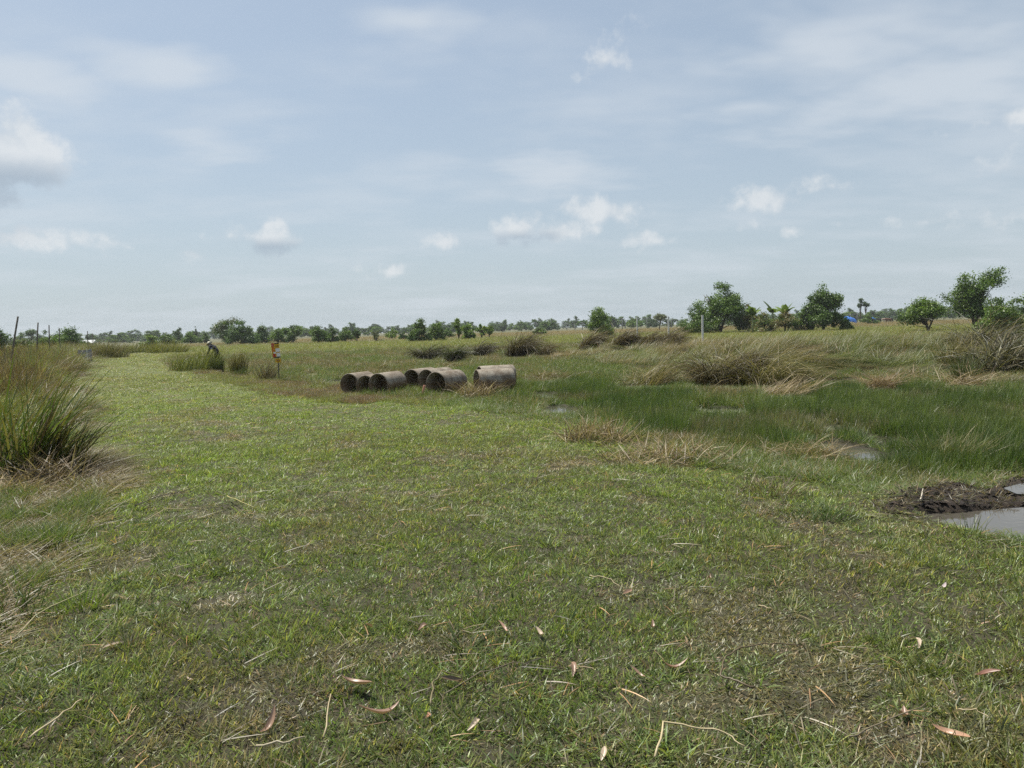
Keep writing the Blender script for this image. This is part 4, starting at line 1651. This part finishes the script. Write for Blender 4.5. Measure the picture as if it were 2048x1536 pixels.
def cow_mesh():
    v, e, r = [], [], []

    def add(co, rad, par=None):
        v.append(co)
        r.append(rad)
        if par is not None:
            e.append((par, len(v) - 1))
        return len(v) - 1
    hip = add((.62, 0, 1.02), (.24, .26))
    bel = add((.15, 0, .95), (.27, .32))
    ch = add((-.38, 0, .96), (.25, .31))
    wi = add((-.62, 0, 1.08), (.17, .22), ch)
    e += [(hip, bel), (bel, ch)]
    nk = add((-.92, 0, 1.10), .13, wi)
    hd = add((-1.10, 0, 1.02), .12, nk)
    add((-1.32, 0, .82), .075, hd)
    for s in (-1, 1):
        add((-1.06, s * .20, 1.10), .035, hd)
        st = add((.66, s * .17, .80), .13, hip)
        kn = add((.52, s * .17, .58), .075, st)
        hk = add((.72, s * .17, .38), .05, kn)
        add((.68, s * .17, .03), .045, hk)
        sh = add((-.44, s * .16, .70), .11, ch)
        kf = add((-.46, s * .16, .38), .055, sh)
        add((-.44, s * .16, .03), .045, kf)
    t1 = add((.90, 0, .95), .03, hip)
    add((.94, 0, .45), .025, t1)
    return v, e, r


cv, ce, cr = cow_mesh()
COWC = {'black': plain('black_hide', (.022, .020, .020), .8, .2, 2), 'brown': plain('reddish_brown_hide', (.15, .075, .05), .8, .2, 2), 'pale': plain('pale_hide', (.42, .34, .28), .8, .15, 2)}
for (px, d, az, c, lab) in ((1744, 190, 0, 'black', 'black cow grazing below the small blue shelter'), (1758, 205, 170, 'black', 'black cow standing right of the first black one'),
                            (1771, 190, 10, 'pale', 'pale cow in the middle of the far herd'), (1782, 196, 190, 'black', 'black cow at the right end of the far herd'),
                            (1776, 180, 0, 'brown', 'reddish brown cow in front of the pale one'), (1795, 190, 20, 'brown', 'small dark calf grazing apart on the right')):
    b = G_at(px, d)
    root = link('cow', None, None, b, (0, 0, R(az)))
    if 'calf' in lab:
        root.scale = (.6, .6, .6)
    tag(root, lab, 'cow', 'cattle grazing in the far field')
    link('body', skin_mesh('cow_body', cv, ce, cr, [COWC[c]]), root)

# ------------------------------------------------------------------ sedge clumps and straw mounds (single plants)


def clump(label, px, py, rad, height, n, cols, seed, name='sedge_clump', cat='grass clump', lean=None, tilt=(.0, .9), curve=(.2, 1.2), wd=.010, dist=None, seg=5, dome=0.0, group=None, leanw=.9, mat=False):
    g = np.random.default_rng(seed)
    b = G_at(px, dist) if dist else PG(px, py)
    r = rad * np.sqrt(g.random(n)) * (1.0 if mat else .75)
    a0 = g.random(n) * 2 * np.pi
    x, y = r * np.cos(a0), r * np.sin(a0)
    if mat:      # a beaten down, tangled heap with a ragged outline
        k_ = .55 + .9 * fbm(np.cos(a0) * 1.3 + seed, np.sin(a0) * 1.3, 1.0, 3, seed)
        x, y = x * k_ * 1.25, y * k_ * .9
    else:
        k_ = .45 + 1.1 * fbm(np.cos(a0) * 1.1 + seed * 1.7, np.sin(a0) * 1.1, 1.0, 3, seed)
        x, y = x * k_ * 1.1, y * k_
    zz = ground_z(b.x + x, b.y + y) - b.z - .02 + dome * np.clip(1 - (r / rad) ** 2, 0, 1)
    if math.hypot(b.x, b.y) > 12 and height > .3:
        CLUMPS.append((b.x, b.y, rad))
    az = a0 + g.normal(0, .8, n)
    if lean is not None:
        az = lean + g.normal(0, leanw, n)
    if mat:
        az = g.random(n) * 6.283 if lean is None else az
    q = r / rad
    ti = tilt[0] + (tilt[1] - tilt[0]) * np.clip(.3 * g.random(n) + .8 * q * g.random(n) + .15 * g.random(n), 0, 1.1)
    cu = curve[0] + (curve[1] - curve[0]) * g.random(n)
    fac = np.where(np.abs(cu) > .02, (np.sin(ti + cu) - np.sin(ti)) / np.where(np.abs(cu) > .02, cu, 1), np.cos(ti))
    k_up = np.clip(np.mean(np.sort(fac)[n // 2:]), .45, 1)
    ll = height * (.30 + .85 * g.random(n) ** .8) / k_up
    if not mat and rad > .2:
        ll *= (.55 + .9 * fbm(x / rad * 1.6 + seed, y / rad * 1.6, 1.0, 3, seed + 5)) * (1.08 - .35 * np.clip(q, 0, 1) ** 2)
        if lean is None and rad > .3:      # the wind has laid them over to the right
            az = np.where(g.random(n) < .45, .15 + g.normal(0, .7, n), az)
    w_ = wd * (.6 + .8 * g.random(n))
    cols = np.array(cols)
    c = cols[g.integers(0, len(cols), n)] * (.65 + .7 * g.random(n))[:, None]
    if not mat and height > .85 and c.mean() < .085:     # dead straw hanging from dark tussocks
        dd_ = g.random(n) < .12
        c[dd_] = np.array([.21, .175, .10]) * g.uniform(.5, 1.2, dd_.sum())[:, None]
        ll = np.where(dd_, ll * 1.15, ll)
    V, F, C = ribbons(np.stack([x, y, zz], 1), az, ti, cu, ll, w_, seg, g.normal(0, .7, n), c, c * np.array([1.15, 1.05, .95]))
    o = link(name, mesh_np(name, V, F, C, M['sedge']), None, b)
    tag(o, label, cat, group)
    return o


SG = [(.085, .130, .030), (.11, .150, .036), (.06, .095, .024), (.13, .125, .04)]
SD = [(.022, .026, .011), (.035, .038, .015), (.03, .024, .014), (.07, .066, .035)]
SS = [(.30, .24, .14), (.24, .185, .10), (.36, .30, .19), (.16, .115, .07)]
SO = [(.16, .15, .055), (.20, .17, .07), (.12, .12, .04), (.24, .20, .10)]
# left foreground
clump('large sharp leaved green sedge clump at the left edge, nearest the camera', 35, 945, .60, 1.08, 360, SG, 301, wd=.024, tilt=(.0, 1.1), curve=(.1, .9))
clump('dark sedge clump with stiff blades fanning right over the track', 95, 948, .42, .85, 220, [(.045, .055, .018), (.07, .075, .025), (.05, .04, .022), (.12, .11, .04)], 302, wd=.021, lean=.1, leanw=.7, tilt=(.1, 1.15), curve=(.0, .25))  # backlit darkness of these blades is put into their colours
clump('brown dead leaves matted at the foot of the sharp sedge clump', 100, 968, .45, .32, 300, [(.12, .09, .06), (.22, .17, .11), (.07, .055, .035), (.30, .25, .17)], 308, name='straw_heap', cat='straw', wd=.014, tilt=(.5, 1.45), curve=(-.2, .9), mat=True, dome=.12)
clump('bright green upright grass clump behind the dark sedge at left', 25, 860, .5, .62, 300, [(.10, .16, .035), (.13, .19, .04), (.08, .13, .03)], 303, wd=.018, tilt=(.0, .5), curve=(.1, .7))
clump('pale dry straw heap at the left edge below the sedge', 25, 990, .55, .26, 420, SS, 304, name='straw_heap', cat='straw', wd=.010, tilt=(.7, 1.5), curve=(-.2, .7), mat=True)
clump('brown bent over grass mound on the left bank, middle', 105, 765, .9, .95, 700, [(.12, .085, .05), (.17, .125, .07), (.10, .10, .035), (.26, .21, .12)], 305, wd=.012, tilt=(.1, .9), curve=(.7, 1.9))
clump('green arching grass mound on the left bank near the track', 140, 752, .7, .9, 500, [(.10, .13, .035), (.14, .15, .045), (.18, .15, .07)], 306, wd=.012, tilt=(.1, .8), curve=(.6, 1.7))
clump('yellow green reedy clump on the left bank by the edge of the picture', 20, 800, .9, .8, 500, [(.14, .16, .04), (.18, .17, .05), (.10, .12, .03)], 307, wd=.012, tilt=(.0, .7), curve=(.4, 1.4))
# reeds around the person and sign
clump('tall yellow green reed stand left of the bending person', 392, 722, 1.5, 1.25, 520, [(.15, .17, .045), (.18, .19, .05), (.11, .13, .035)], 311, wd=.026, dist=36, tilt=(.0, .6), curve=(.1, 1.1), lean=.2, leanw=1.2)
clump('dark green reed tuft in front of the bending person', 433, 720, .35, .85, 260, [(.06, .08, .022), (.09, .105, .03)], 312, wd=.018, dist=35, tilt=(.0, .45), curve=(.1, .6))
clump('pointed dark olive reed clump between the person and the sign', 472, 722, .55, 1.15, 380, [(.085, .08, .025), (.12, .11, .035), (.15, .14, .05)], 313, wd=.02, dist=34, tilt=(.0, .35), curve=(.1, .6))
clump('dry dark weed clump beside the sign', 528, 730, .45, .75, 260, [(.05, .042, .025), (.11, .09, .05), (.20, .16, .10)], 314, wd=.012, dist=28, tilt=(.0, .7), curve=(.2, 1.0))
clump('green grass tuft left of the sign near the track', 480, 752, .4, .5, 260, [(.07, .095, .028), (.10, .125, .04)], 315, wd=.012, tilt=(.0, .8), curve=(.2, .9))
clump('yellow green scrub closing the end of the track, left part', 262, 0, 2.6, 1.3, 700, [(.16, .17, .045), (.12, .14, .04), (.20, .19, .06)], 316, wd=.04, dist=84, tilt=(.0, .7), curve=(.2, 1.2))
clump('yellow green scrub closing the end of the track, right part', 330, 0, 3.2, 1.2, 800, [(.18, .19, .045), (.14, .16, .04), (.22, .20, .06)], 317, wd=.04, dist=80, tilt=(.0, .7), curve=(.2, 1.2))
clump('brownish tall grass left of the far end of the track', 212, 0, 2.2, 1.5, 700, [(.14, .12, .055), (.17, .15, .06), (.11, .12, .04)], 318, wd=.035, dist=66, tilt=(.0, .6), curve=(.2, 1.2))
# dark tussocks behind the pipes
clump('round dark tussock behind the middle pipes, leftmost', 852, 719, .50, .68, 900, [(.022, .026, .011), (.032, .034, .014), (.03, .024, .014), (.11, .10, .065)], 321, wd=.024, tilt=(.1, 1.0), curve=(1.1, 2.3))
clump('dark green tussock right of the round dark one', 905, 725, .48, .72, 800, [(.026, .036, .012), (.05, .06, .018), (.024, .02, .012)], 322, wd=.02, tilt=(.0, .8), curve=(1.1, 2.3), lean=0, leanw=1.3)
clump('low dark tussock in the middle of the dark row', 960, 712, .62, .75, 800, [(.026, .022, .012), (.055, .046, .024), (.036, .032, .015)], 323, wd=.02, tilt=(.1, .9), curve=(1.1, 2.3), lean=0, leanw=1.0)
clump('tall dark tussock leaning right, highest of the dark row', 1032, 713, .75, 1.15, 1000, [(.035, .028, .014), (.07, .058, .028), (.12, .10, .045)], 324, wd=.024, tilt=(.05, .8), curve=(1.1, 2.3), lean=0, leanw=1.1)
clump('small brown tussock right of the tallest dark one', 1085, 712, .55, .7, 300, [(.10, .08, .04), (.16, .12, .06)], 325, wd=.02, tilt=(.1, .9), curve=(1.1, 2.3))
for i, (px, py, lab) in enumerate(((1175, 700, 'dark brown grass clump on the skyline, left of the fence posts'), (1290, 700, 'dark clump below the left white post'), (1330, 698, 'dark clump below the middle white post'), (1240, 697, 'brown grass crest left of the dark clumps under the posts'))):
    clump(lab, px, py, .85, 1.05, 900, [(.045, .035, .018), (.08, .06, .028), (.13, .105, .045)], 330 + i, wd=.028, tilt=(.05, .8), curve=(1.0, 2.1), lean=.2, leanw=.8)
# big clump in the straw grass, its shaded hollow painted as near-black blades
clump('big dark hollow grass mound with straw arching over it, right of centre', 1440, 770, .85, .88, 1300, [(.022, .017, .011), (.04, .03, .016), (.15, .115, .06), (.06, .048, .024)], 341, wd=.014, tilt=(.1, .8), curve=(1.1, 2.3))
clump('olive green bent grass mound joined to the dark hollow one on its right', 1525, 770, .9, .85, 760, SO, 342, wd=.013, tilt=(.1, 1.0), curve=(1.1, 2.3))
clump('dry straw swept to the right at the foot of the big mound', 1575, 788, .62, .42, 380, SS, 343, name='straw_heap', cat='straw', wd=.012, tilt=(.5, 1.3), curve=(.2, 1.0), lean=.1, leanw=.8, mat=True)
clump('loose straw coloured mound left of the dark hollow one', 1295, 768, .8, .72, 620, SO + SS[:1], 344, wd=.013, tilt=(.1, 1.1), curve=(.5, 1.6))
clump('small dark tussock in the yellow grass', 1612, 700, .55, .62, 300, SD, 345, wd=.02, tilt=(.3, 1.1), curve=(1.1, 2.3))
clump('dark cavity tussock near the right edge, upper one', 1965, 714, .9, 1.25, 900, SD + SO[:1], 346, wd=.02, tilt=(.1, .9), curve=(1.1, 2.3), lean=.2, leanw=1.0)  # shade of the cavity is painted by near-black blades
clump('dark cavity tussock near the right edge, lower one', 2000, 748, .85, 1.05, 900, SD + SO[:1], 347, wd=.017, tilt=(.1, 1.0), curve=(1.1, 2.3), lean=.2, leanw=1.1)  # cavity shade put into the blade colours here too
clump('olive reed clump with upright blades by the right edge', 1905, 738, .55, 1.0, 360, SO, 348, wd=.015, tilt=(.0, .6), curve=(.2, 1.1))
clump('upright green sedge tuft with a skirt of dead straw', 1930, 768, .28, .8, 260, [(.06, .085, .024), (.085, .11, .03)], 349, wd=.012, tilt=(.0, .5), curve=(.1, .8))
clump('skirt of dead straw around the upright green sedge tuft', 1930, 770, .5, .42, 300, SS, 350, name='straw_heap', cat='straw', wd=.012, tilt=(.6, 1.35), curve=(.2, .9), mat=True)
clump('conical reddish straw mound in the green rushes', 1763, 780, .42, .34, 620, [(.26, .18, .12), (.20, .145, .09), (.32, .25, .16)], 351, name='straw_heap', cat='straw', wd=.009, tilt=(.6, 1.4), curve=(.3, 1.0), dome=.16, mat=True)
# along the edge of the track
clump('dry straw tussock on the track edge right of the pipes', 1190, 880, .45, .36, 460, SS, 361, wd=.010, tilt=(.1, 1.45), curve=(-.4, 1.2), mat=True, dome=.06)
clump('flattened straw mat between the straw tussock and the rushes', 1335, 918, .60, .26, 520, SS, 362, name='straw_heap', cat='straw', wd=.010, dome=.05, tilt=(.5, 1.45), curve=(-.3, .8), mat=True)
clump('straw mat beside the water gleam in front of the rushes', 1610, 920, .50, .22, 520, SS[:2] + [(.2, .16, .09)], 363, name='straw_heap', cat='straw', wd=.008, tilt=(.6, 1.45), curve=(.2, .9), dome=.07, mat=True)
clump('pale green and straw tuft in front of the rushes, near the mud', 1900, 925, .42, .42, 420, [(.20, .19, .10), (.28, .24, .14), (.11, .14, .05), (.13, .16, .06)], 364, wd=.006, tilt=(.1, 1.0), curve=(.1, .9))
clump('thin green grass tuft at the right edge above the mud', 2040, 925, .45, .42, 260, [(.12, .15, .06), (.09, .12, .04)], 365, wd=.005, tilt=(.1, .8), curve=(.0, .5), lean=.2)
clump('straw pile spilling out between the front middle pipe and the right pipes', 952, 795, .5, .42, 420, SS, 366, name='straw_heap', cat='straw', wd=.012, tilt=(.3, 1.4), curve=(.0, 1.0), dome=.08, mat=True)
clump('straw lying in the wet grass right of the pipes', 1095, 758, .8, .35, 380, [(.20, .16, .08), (.13, .11, .05), (.26, .21, .12)], 367, name='straw_heap', cat='straw', wd=.012, tilt=(.6, 1.4), curve=(.2, .9), dome=.08, mat=True)
clump('low straw patch behind the middle pipes', 905, 735, .7, .34, 320, SO + SS[:1], 368, name='straw_heap', cat='straw', wd=.014, tilt=(.5, 1.4), curve=(.2, .9), mat=True)
clump('bent straw hump left of the leftmost pipe', 618, 748, .4, .35, 240, SO + SS[:1], 369, name='straw_heap', cat='straw', wd=.012, tilt=(.4, 1.2), curve=(.5, 1.5), mat=True)
clump('straw tuft behind the leftmost pipes', 760, 738, .4, .38, 240, SO + SS[:1], 370, wd=.012, tilt=(.3, 1.2), curve=(.4, 1.4))
clump('brown dead stalks at the track edge on the right', 1540, 985, .26, .22, 160, [(.14, .11, .07), (.24, .19, .12), (.09, .07, .045)], 371, wd=.006, tilt=(.2, 1.3), curve=(-.2, .6))
clump('star shaped dark green grass rosette on the lawn, near the bottom', 925, 1292, .08, .15, 46, [(.055, .08, .022), (.07, .10, .03)], 372, wd=.007, tilt=(.5, 1.35), curve=(.1, .6))
clump('fresh light green grass tuft at the left foreground', 155, 1215, .16, .16, 130, [(.15, .22, .04), (.18, .24, .05)], 373, wd=.006, tilt=(.0, .9), curve=(.2, .9))
clump('dark green leafy tuft at the left edge of the foreground', 10, 1225, .26, .20, 150, [(.06, .095, .028), (.08, .12, .035)], 374, wd=.010, tilt=(.0, 1.0), curve=(.2, 1.0))
clump('fresh green tuft on the right of the lawn', 1565, 1215, .12, .10, 80, [(.10, .15, .04), (.13, .17, .05)], 375, wd=.005, tilt=(.2, 1.1), curve=(.1, .7))
clump('bluish green grass patch left of the mud', 1640, 1035, .32, .16, 260, [(.075, .115, .04), (.09, .13, .045)], 376, wd=.006, tilt=(.1, 1.1), curve=(.1, .8))
clump('green tuft at the brink of the puddle', 1940, 1070, .12, .17, 60, [(.11, .15, .04), (.15, .17, .05)], 377, wd=.006, tilt=(.0, 1.0), curve=(.0, .6))

# ------------------------------------------------------------------ fallen leaves, sticks and stalks
def fallen_leaf(label, px, py, length, width, az, col, seed, curl=.6, group=None, lift=.035):
    g = np.random.default_rng(seed)
    b = PG(px, py)
    nx, ny = 8, 4
    V, C = [], []
    for i in range(nx + 1):
        t = i / nx
        wd = width * (math.sin(math.pi * min(.98, .05 + .93 * t)) ** .8)
        x = (t - .5) * length
        bend = .22 * length * (t - .5) ** 2 * 2
        zc = curl * length * .35 * (t - .5) ** 2 * 4 * (1 if seed % 3 else -.5) + .015 * math.sin(3 * t + seed)
        for j in range(ny + 1):
            s = j / ny - .5
            V.append((x, s * wd + bend, zc + abs(s) ** 1.5 * wd * 1.1))
            k = g.uniform(.85, 1.15)
            C.append([c * k for c in col])
    F = []
    for i in range(nx):
        for j in range(ny):
            a = i * (ny + 1) + j
            F.append((a, a + 1, a + ny + 2, a + ny + 1))
    me = mesh_py('fallen_leaf', V, F, M['deadleaf'], True, np.array(C))
    o = link('fallen_leaf', me, None, (b.x, b.y, b.z + lift), (g.normal(0, .25), g.normal(0, .25), az))
    return tag(o, label, 'leaf', group)


LB, LP, LD = (.30, .19, .13), (.48, .38, .28), (.12, .08, .05)
LEAVES = [
    ('pale curled leaf standing on edge, centre of the foreground', 1082, 1278, .075, .022, 1.9, LP), ('pinkish curved leaf left of the pale standing one', 1008, 1270, .085, .020, 2.2, (.40, .25, .18)),
    ('small folded brown leaf left of the dark grass rosette', 848, 1268, .06, .028, .7, LB), ('long twisted brown leaf with dark underside, left of centre', 715, 1388, .17, .040, 2.6, LB),
    ('long pinkish brown leaf at the bottom left of centre', 765, 1442, .17, .035, .5, (.34, .21, .15)), ('upright reddish leaf near the long pinkish one', 858, 1442, .07, .018, 1.6, (.38, .2, .13)),
    ('brown rolled leaf lying to the right of centre', 1352, 1345, .12, .026, 0., (.28, .16, .11)), ('short brown leaf left of the rolled one', 1276, 1362, .08, .020, 2.5, LB),
    ('light upright leaf on the right side of the lawn', 1833, 1298, .11, .026, 1.5, LP), ('reddish leaf at the bottom right', 1975, 1368, .10, .032, 3.0, (.26, .13, .09)),
    ('orange brown pointed leaf in the bottom right corner', 1902, 1487, .13, .034, 2.2, (.42, .25, .16)), ('pale leaf on straw in the lower right', 1920, 1432, .10, .022, .1, LP),
    ('folded brown leaf beside straw in the lower right', 1808, 1442, .08, .03, .9, LB), ('brown leaf in the bottom left, standing in grass', 542, 1462, .12, .026, 1.4, LB),
    ('pale shrivelled leaf at the bottom, left of the bent reed', 950, 1465, .08, .022, 1.2, LP), ('brown forked leaf on the right half of the lawn', 1258, 1200, .07, .030, .6, LB),
    ('pale leaf lying upright left of centre', 383, 1378, .09, .018, 2.2, LP), ('cream leaf on the left part of the lawn', 228, 1300, .10, .024, .8, LP),
    ('small pinkish leaf on the upper right lawn', 1420, 1163, .05, .020, 1.2, LB), ('small tan leaf right of the pale standing one', 1306, 1262, .05, .018, 1.5, LB),
    ('brown leaf standing below the twig in the centre', 1148, 1350, .09, .024, 1.6, LB), ('light brown leaf at the bottom edge right of centre', 1212, 1530, .06, .024, 1.2, LP),
    ('small brown leaf near the left of centre', 740, 1268, .05, .026, 1.0, LB), ('dark folded leaf under the arching stalk', 905, 1372, .10, .026, .2, LD),
    ('whitish small leaf on the middle lawn', 775, 1072, .06, .022, 1.8, LP), ('small white flake of leaf at the right', 1888, 1182, .03, .022, .4, (.55, .45, .45))]
for i, (lab, px, py, ln, wd, az, c) in enumerate(LEAVES):
    fallen_leaf(lab, px, py, ln, wd, az, c, 400 + i)


def stalk(label, pts, r, col, seed, name='dry_stalk', cat='stalk', lift=.05, flat=1.0):
    """a stalk laid over the grass through ground pixels (px, py, extra height)"""
    g = np.random.default_rng(seed)
    q = []
    for (px, py, hz) in pts:
        b = PG(px, py)
        q.append(np.array([b.x, b.y, b.z + lift + hz]))
    # refine
    fine = []
    for i in range(len(q) - 1):
        for k in range(4):
            f = k / 4
            fine.append(q[i] * (1 - f) + q[i + 1] * f + g.normal(0, .003, 3))
    fine.append(q[-1])
    fine = np.array(fine)
    org = fine[0].copy()
    rad = np.full(len(fine), r) * np.linspace(1.1, .55, len(fine))
    V, F = tube_np(fine - org, rad, 6)
    c = np.array(col) * g.uniform(.85, 1.15, len(V))[:, None]
    o = link(name, mesh_py(name, V, F, M['stick'], True, c), None, tuple(org))
    return tag(o, label, cat)


ST = (.42, .34, .20)
stalk('straw coloured bent reed forming an angle at the bottom edge', [(1312, 1540, 0), (1328, 1483, .03), (1400, 1490, .02), (1452, 1499, .02), (1490, 1518, 0)], .0042, (.46, .38, .22), 501)
stalk('dark brown curved frond arching over the lawn at right', [(1510, 1395, 0), (1475, 1385, 0), (1442, 1372, .0), (1445, 1350, .02), (1480, 1330, .04), (1540, 1322, .04), (1600, 1318, .02)], .0048, (.12, .09, .05), 502)
stalk('brown arching stalk in the lower centre', [(862, 1430, 0), (866, 1395, .01), (885, 1375, .03), (930, 1376, .0)], .004, (.17, .14, .07), 503)
stalk('thin twig lying across the lower centre', [(890, 1412, 0), (960, 1375, .02), (1030, 1358, .03), (1130, 1362, .01)], .0026, (.14, .11, .07), 504)
stalk('long pale stalk slanting across the lower left', [(60, 1500, 0), (120, 1465, .02), (165, 1430, .02)], .0045, ST, 505)
stalk('yellowish stalk slanting from the left edge', [(35, 1290, 0), (85, 1250, .03), (160, 1212, .03), (212, 1190, .0)], .004, (.32, .29, .15), 506)
stalk('long thin stalk lying over the left of the lawn', [(290, 1055, 0), (330, 1035, .03), (405, 1030, .02)], .0035, ST, 507)
stalk('dark twig on the left side of the lawn', [(270, 1022, 0), (320, 1008, .03), (370, 998, .03), (400, 980, 0)], .004, (.07, .055, .035), 508)
stalk('yellow stalk on the lawn in the middle distance', [(455, 1002, 0), (475, 1015, .02), (510, 1026, .0)], .005, (.40, .36, .15), 509)
stalk('pale green grass stem far left on the lawn', [(408, 920, 0), (440, 908, .03), (475, 895, .02)], .005, (.24, .26, .10), 510)
stalk('pale stick at the bottom left', [(515, 1516, 0), (570, 1514, .01), (612, 1498, .0)], .0045, (.35, .30, .20), 511)
stalk('straight pale straw on the bottom left', [(648, 1498, 0), (664, 1438, .06)], .0035, ST, 512)
stalk('short pale straw lying in the centre of the lawn', [(660, 995, 0), (695, 996, .01)], .005, ST, 513)
stalk('thin pale stalk lying right of the centre', [(1180, 1166, 0), (1215, 1176, .02), (1243, 1190, .0)], .003, ST, 514)
stalk('straw on the right side of the lawn', [(1518, 1226, 0), (1545, 1238, .01)], .0035, ST, 515)
stalk('long thin stalk at the lower right', [(1915, 1442, 0), (1950, 1448, .01), (1980, 1460, 0)], .003, ST, 516)
stalk('pair of thin brown runners crossing the lower right', [(1700, 1500, 0), (1760, 1480, .02), (1830, 1455, .03), (1860, 1425, .0)], .003, (.16, .13, .08), 517)
stalk('pale straw stuck in the mud by the puddle', [(1842, 1010, 0), (1846, 990, .03)], .006, (.5, .45, .36), 518)
stalk('pale straw at the brink of the puddle', [(1960, 1062, 0), (1978, 1050, .02)], .004, ST, 519)
stalk('pale bent stalk standing in front of the pipes', [(928, 802, -.05), (931, 802, .15), (929, 802, .32), (936, 802, .40)], .012, (.42, .36, .22), 520)

# ------------------------------------------------------------------ mud clods
def clods():
    temps = []
    for i in range(5):
        bm = bmesh.new()
        bmesh.ops.create_icosphere(bm, subdivisions=3, radius=.05)
        g = np.random.default_rng(50 + i)
        off = g.random(3) * 20
        for v in bm.verts:
            p_ = np.array(v.co) * 28 + off
            k = .35 + 1.4 * float(fbm(np.array([p_[0] + p_[2] * .7]), np.array([p_[1] - p_[2] * .6]), .5, 4, 60 + i)[0])
            v.co *= k
            v.co.z *= .65
        me = bm_mesh('clod', bm, M['mud'], True)
        temps.append(bpy.data.objects.new('t', me))
    x, y = sector(4, 12, 700, 46)
    z = zones(x, y)
    k = (z['mud'] < .12) & (z['pud'] > -.02) & (RNG.random(len(x)) < np.where(z['mud'] < 0, .8, .35))
    x, y = x[k], y[k]
    z = {a: b[k] for a, b in z.items()}
    n = len(x)
    scatter('mud_clods', 'dark wet churned mud lumps beside the puddle', 'mud', temps, np.stack([x, y, ground_z(x, y, z) - .004], 1), RNG.random(n) * 6.28, np.stack([RNG.uniform(.15, .6, n), RNG.uniform(.15, .6, n), RNG.uniform(.08, .32, n)], 1), RNG.integers(0, 5, n), np.ones((n, 3)), RNG.normal(0, .5, (n, 2)))
    # torn roots and grass bits in the mud
    x, y = sector(4, 12, 700, 46)
    z = zones(x, y)
    k = (z['mud'] < .15) & (z['pud'] > 0)
    k &= RNG.random(len(x)) < .2
    x, y = x[k], y[k]
    z = {a: b[k] for a, b in z.items()}
    n = len(x)
    temps = [tuft('t', 9, .06, (.03, .09), .0042, (.6, 1.5), (-.3, .9), seed=850 + i, dry=.2) for i in range(4)]
    t = mixc(np.array([.05, .038, .026]), np.array([.10, .10, .045]), np.clip(RNG.random(n) * .5 + sstep(.45, .65, fbm(x, y, 2.2, 3, 131)) * .6, 0, 1))
    pl = RNG.random(n) < .12
    t[pl] = TAN * .7
    scatter('mud_roots', 'torn roots and trampled blades in the wet mud', 'roots', temps, np.stack([x, y, ground_z(x, y, z) + .02], 1), RNG.random(n) * 6.28, RNG.uniform(.7, 1.4, n), RNG.integers(0, 4, n), t)


M['mud'] = plain('wet_mud', (.034, .025, .018), .5, .55, 22, 1.0, 70)
lawn()
cover()
clods()

# ------------------------------------------------------------------ haze
def haze():
    m, n, o = new_mat('humid_air')
    v = n.add('ShaderNodeVolumePrincipled')
    v.inputs['Color'].default_value = (.84, .88, .92, 1)
    v.inputs['Density'].default_value = 0.00025
    v.inputs['Anisotropy'].default_value = 0.2
    n.l.new(v.outputs[0], o.inputs['Volume'])
    bm = bmesh.new()
    box(bm, 0, 600, 5.75, 3400, 2000, 14.5)
    h = link('haze', bm_mesh('haze', bm, m))
    tag(h, kind='stuff')


HAZE = True
if HAZE:
    haze()
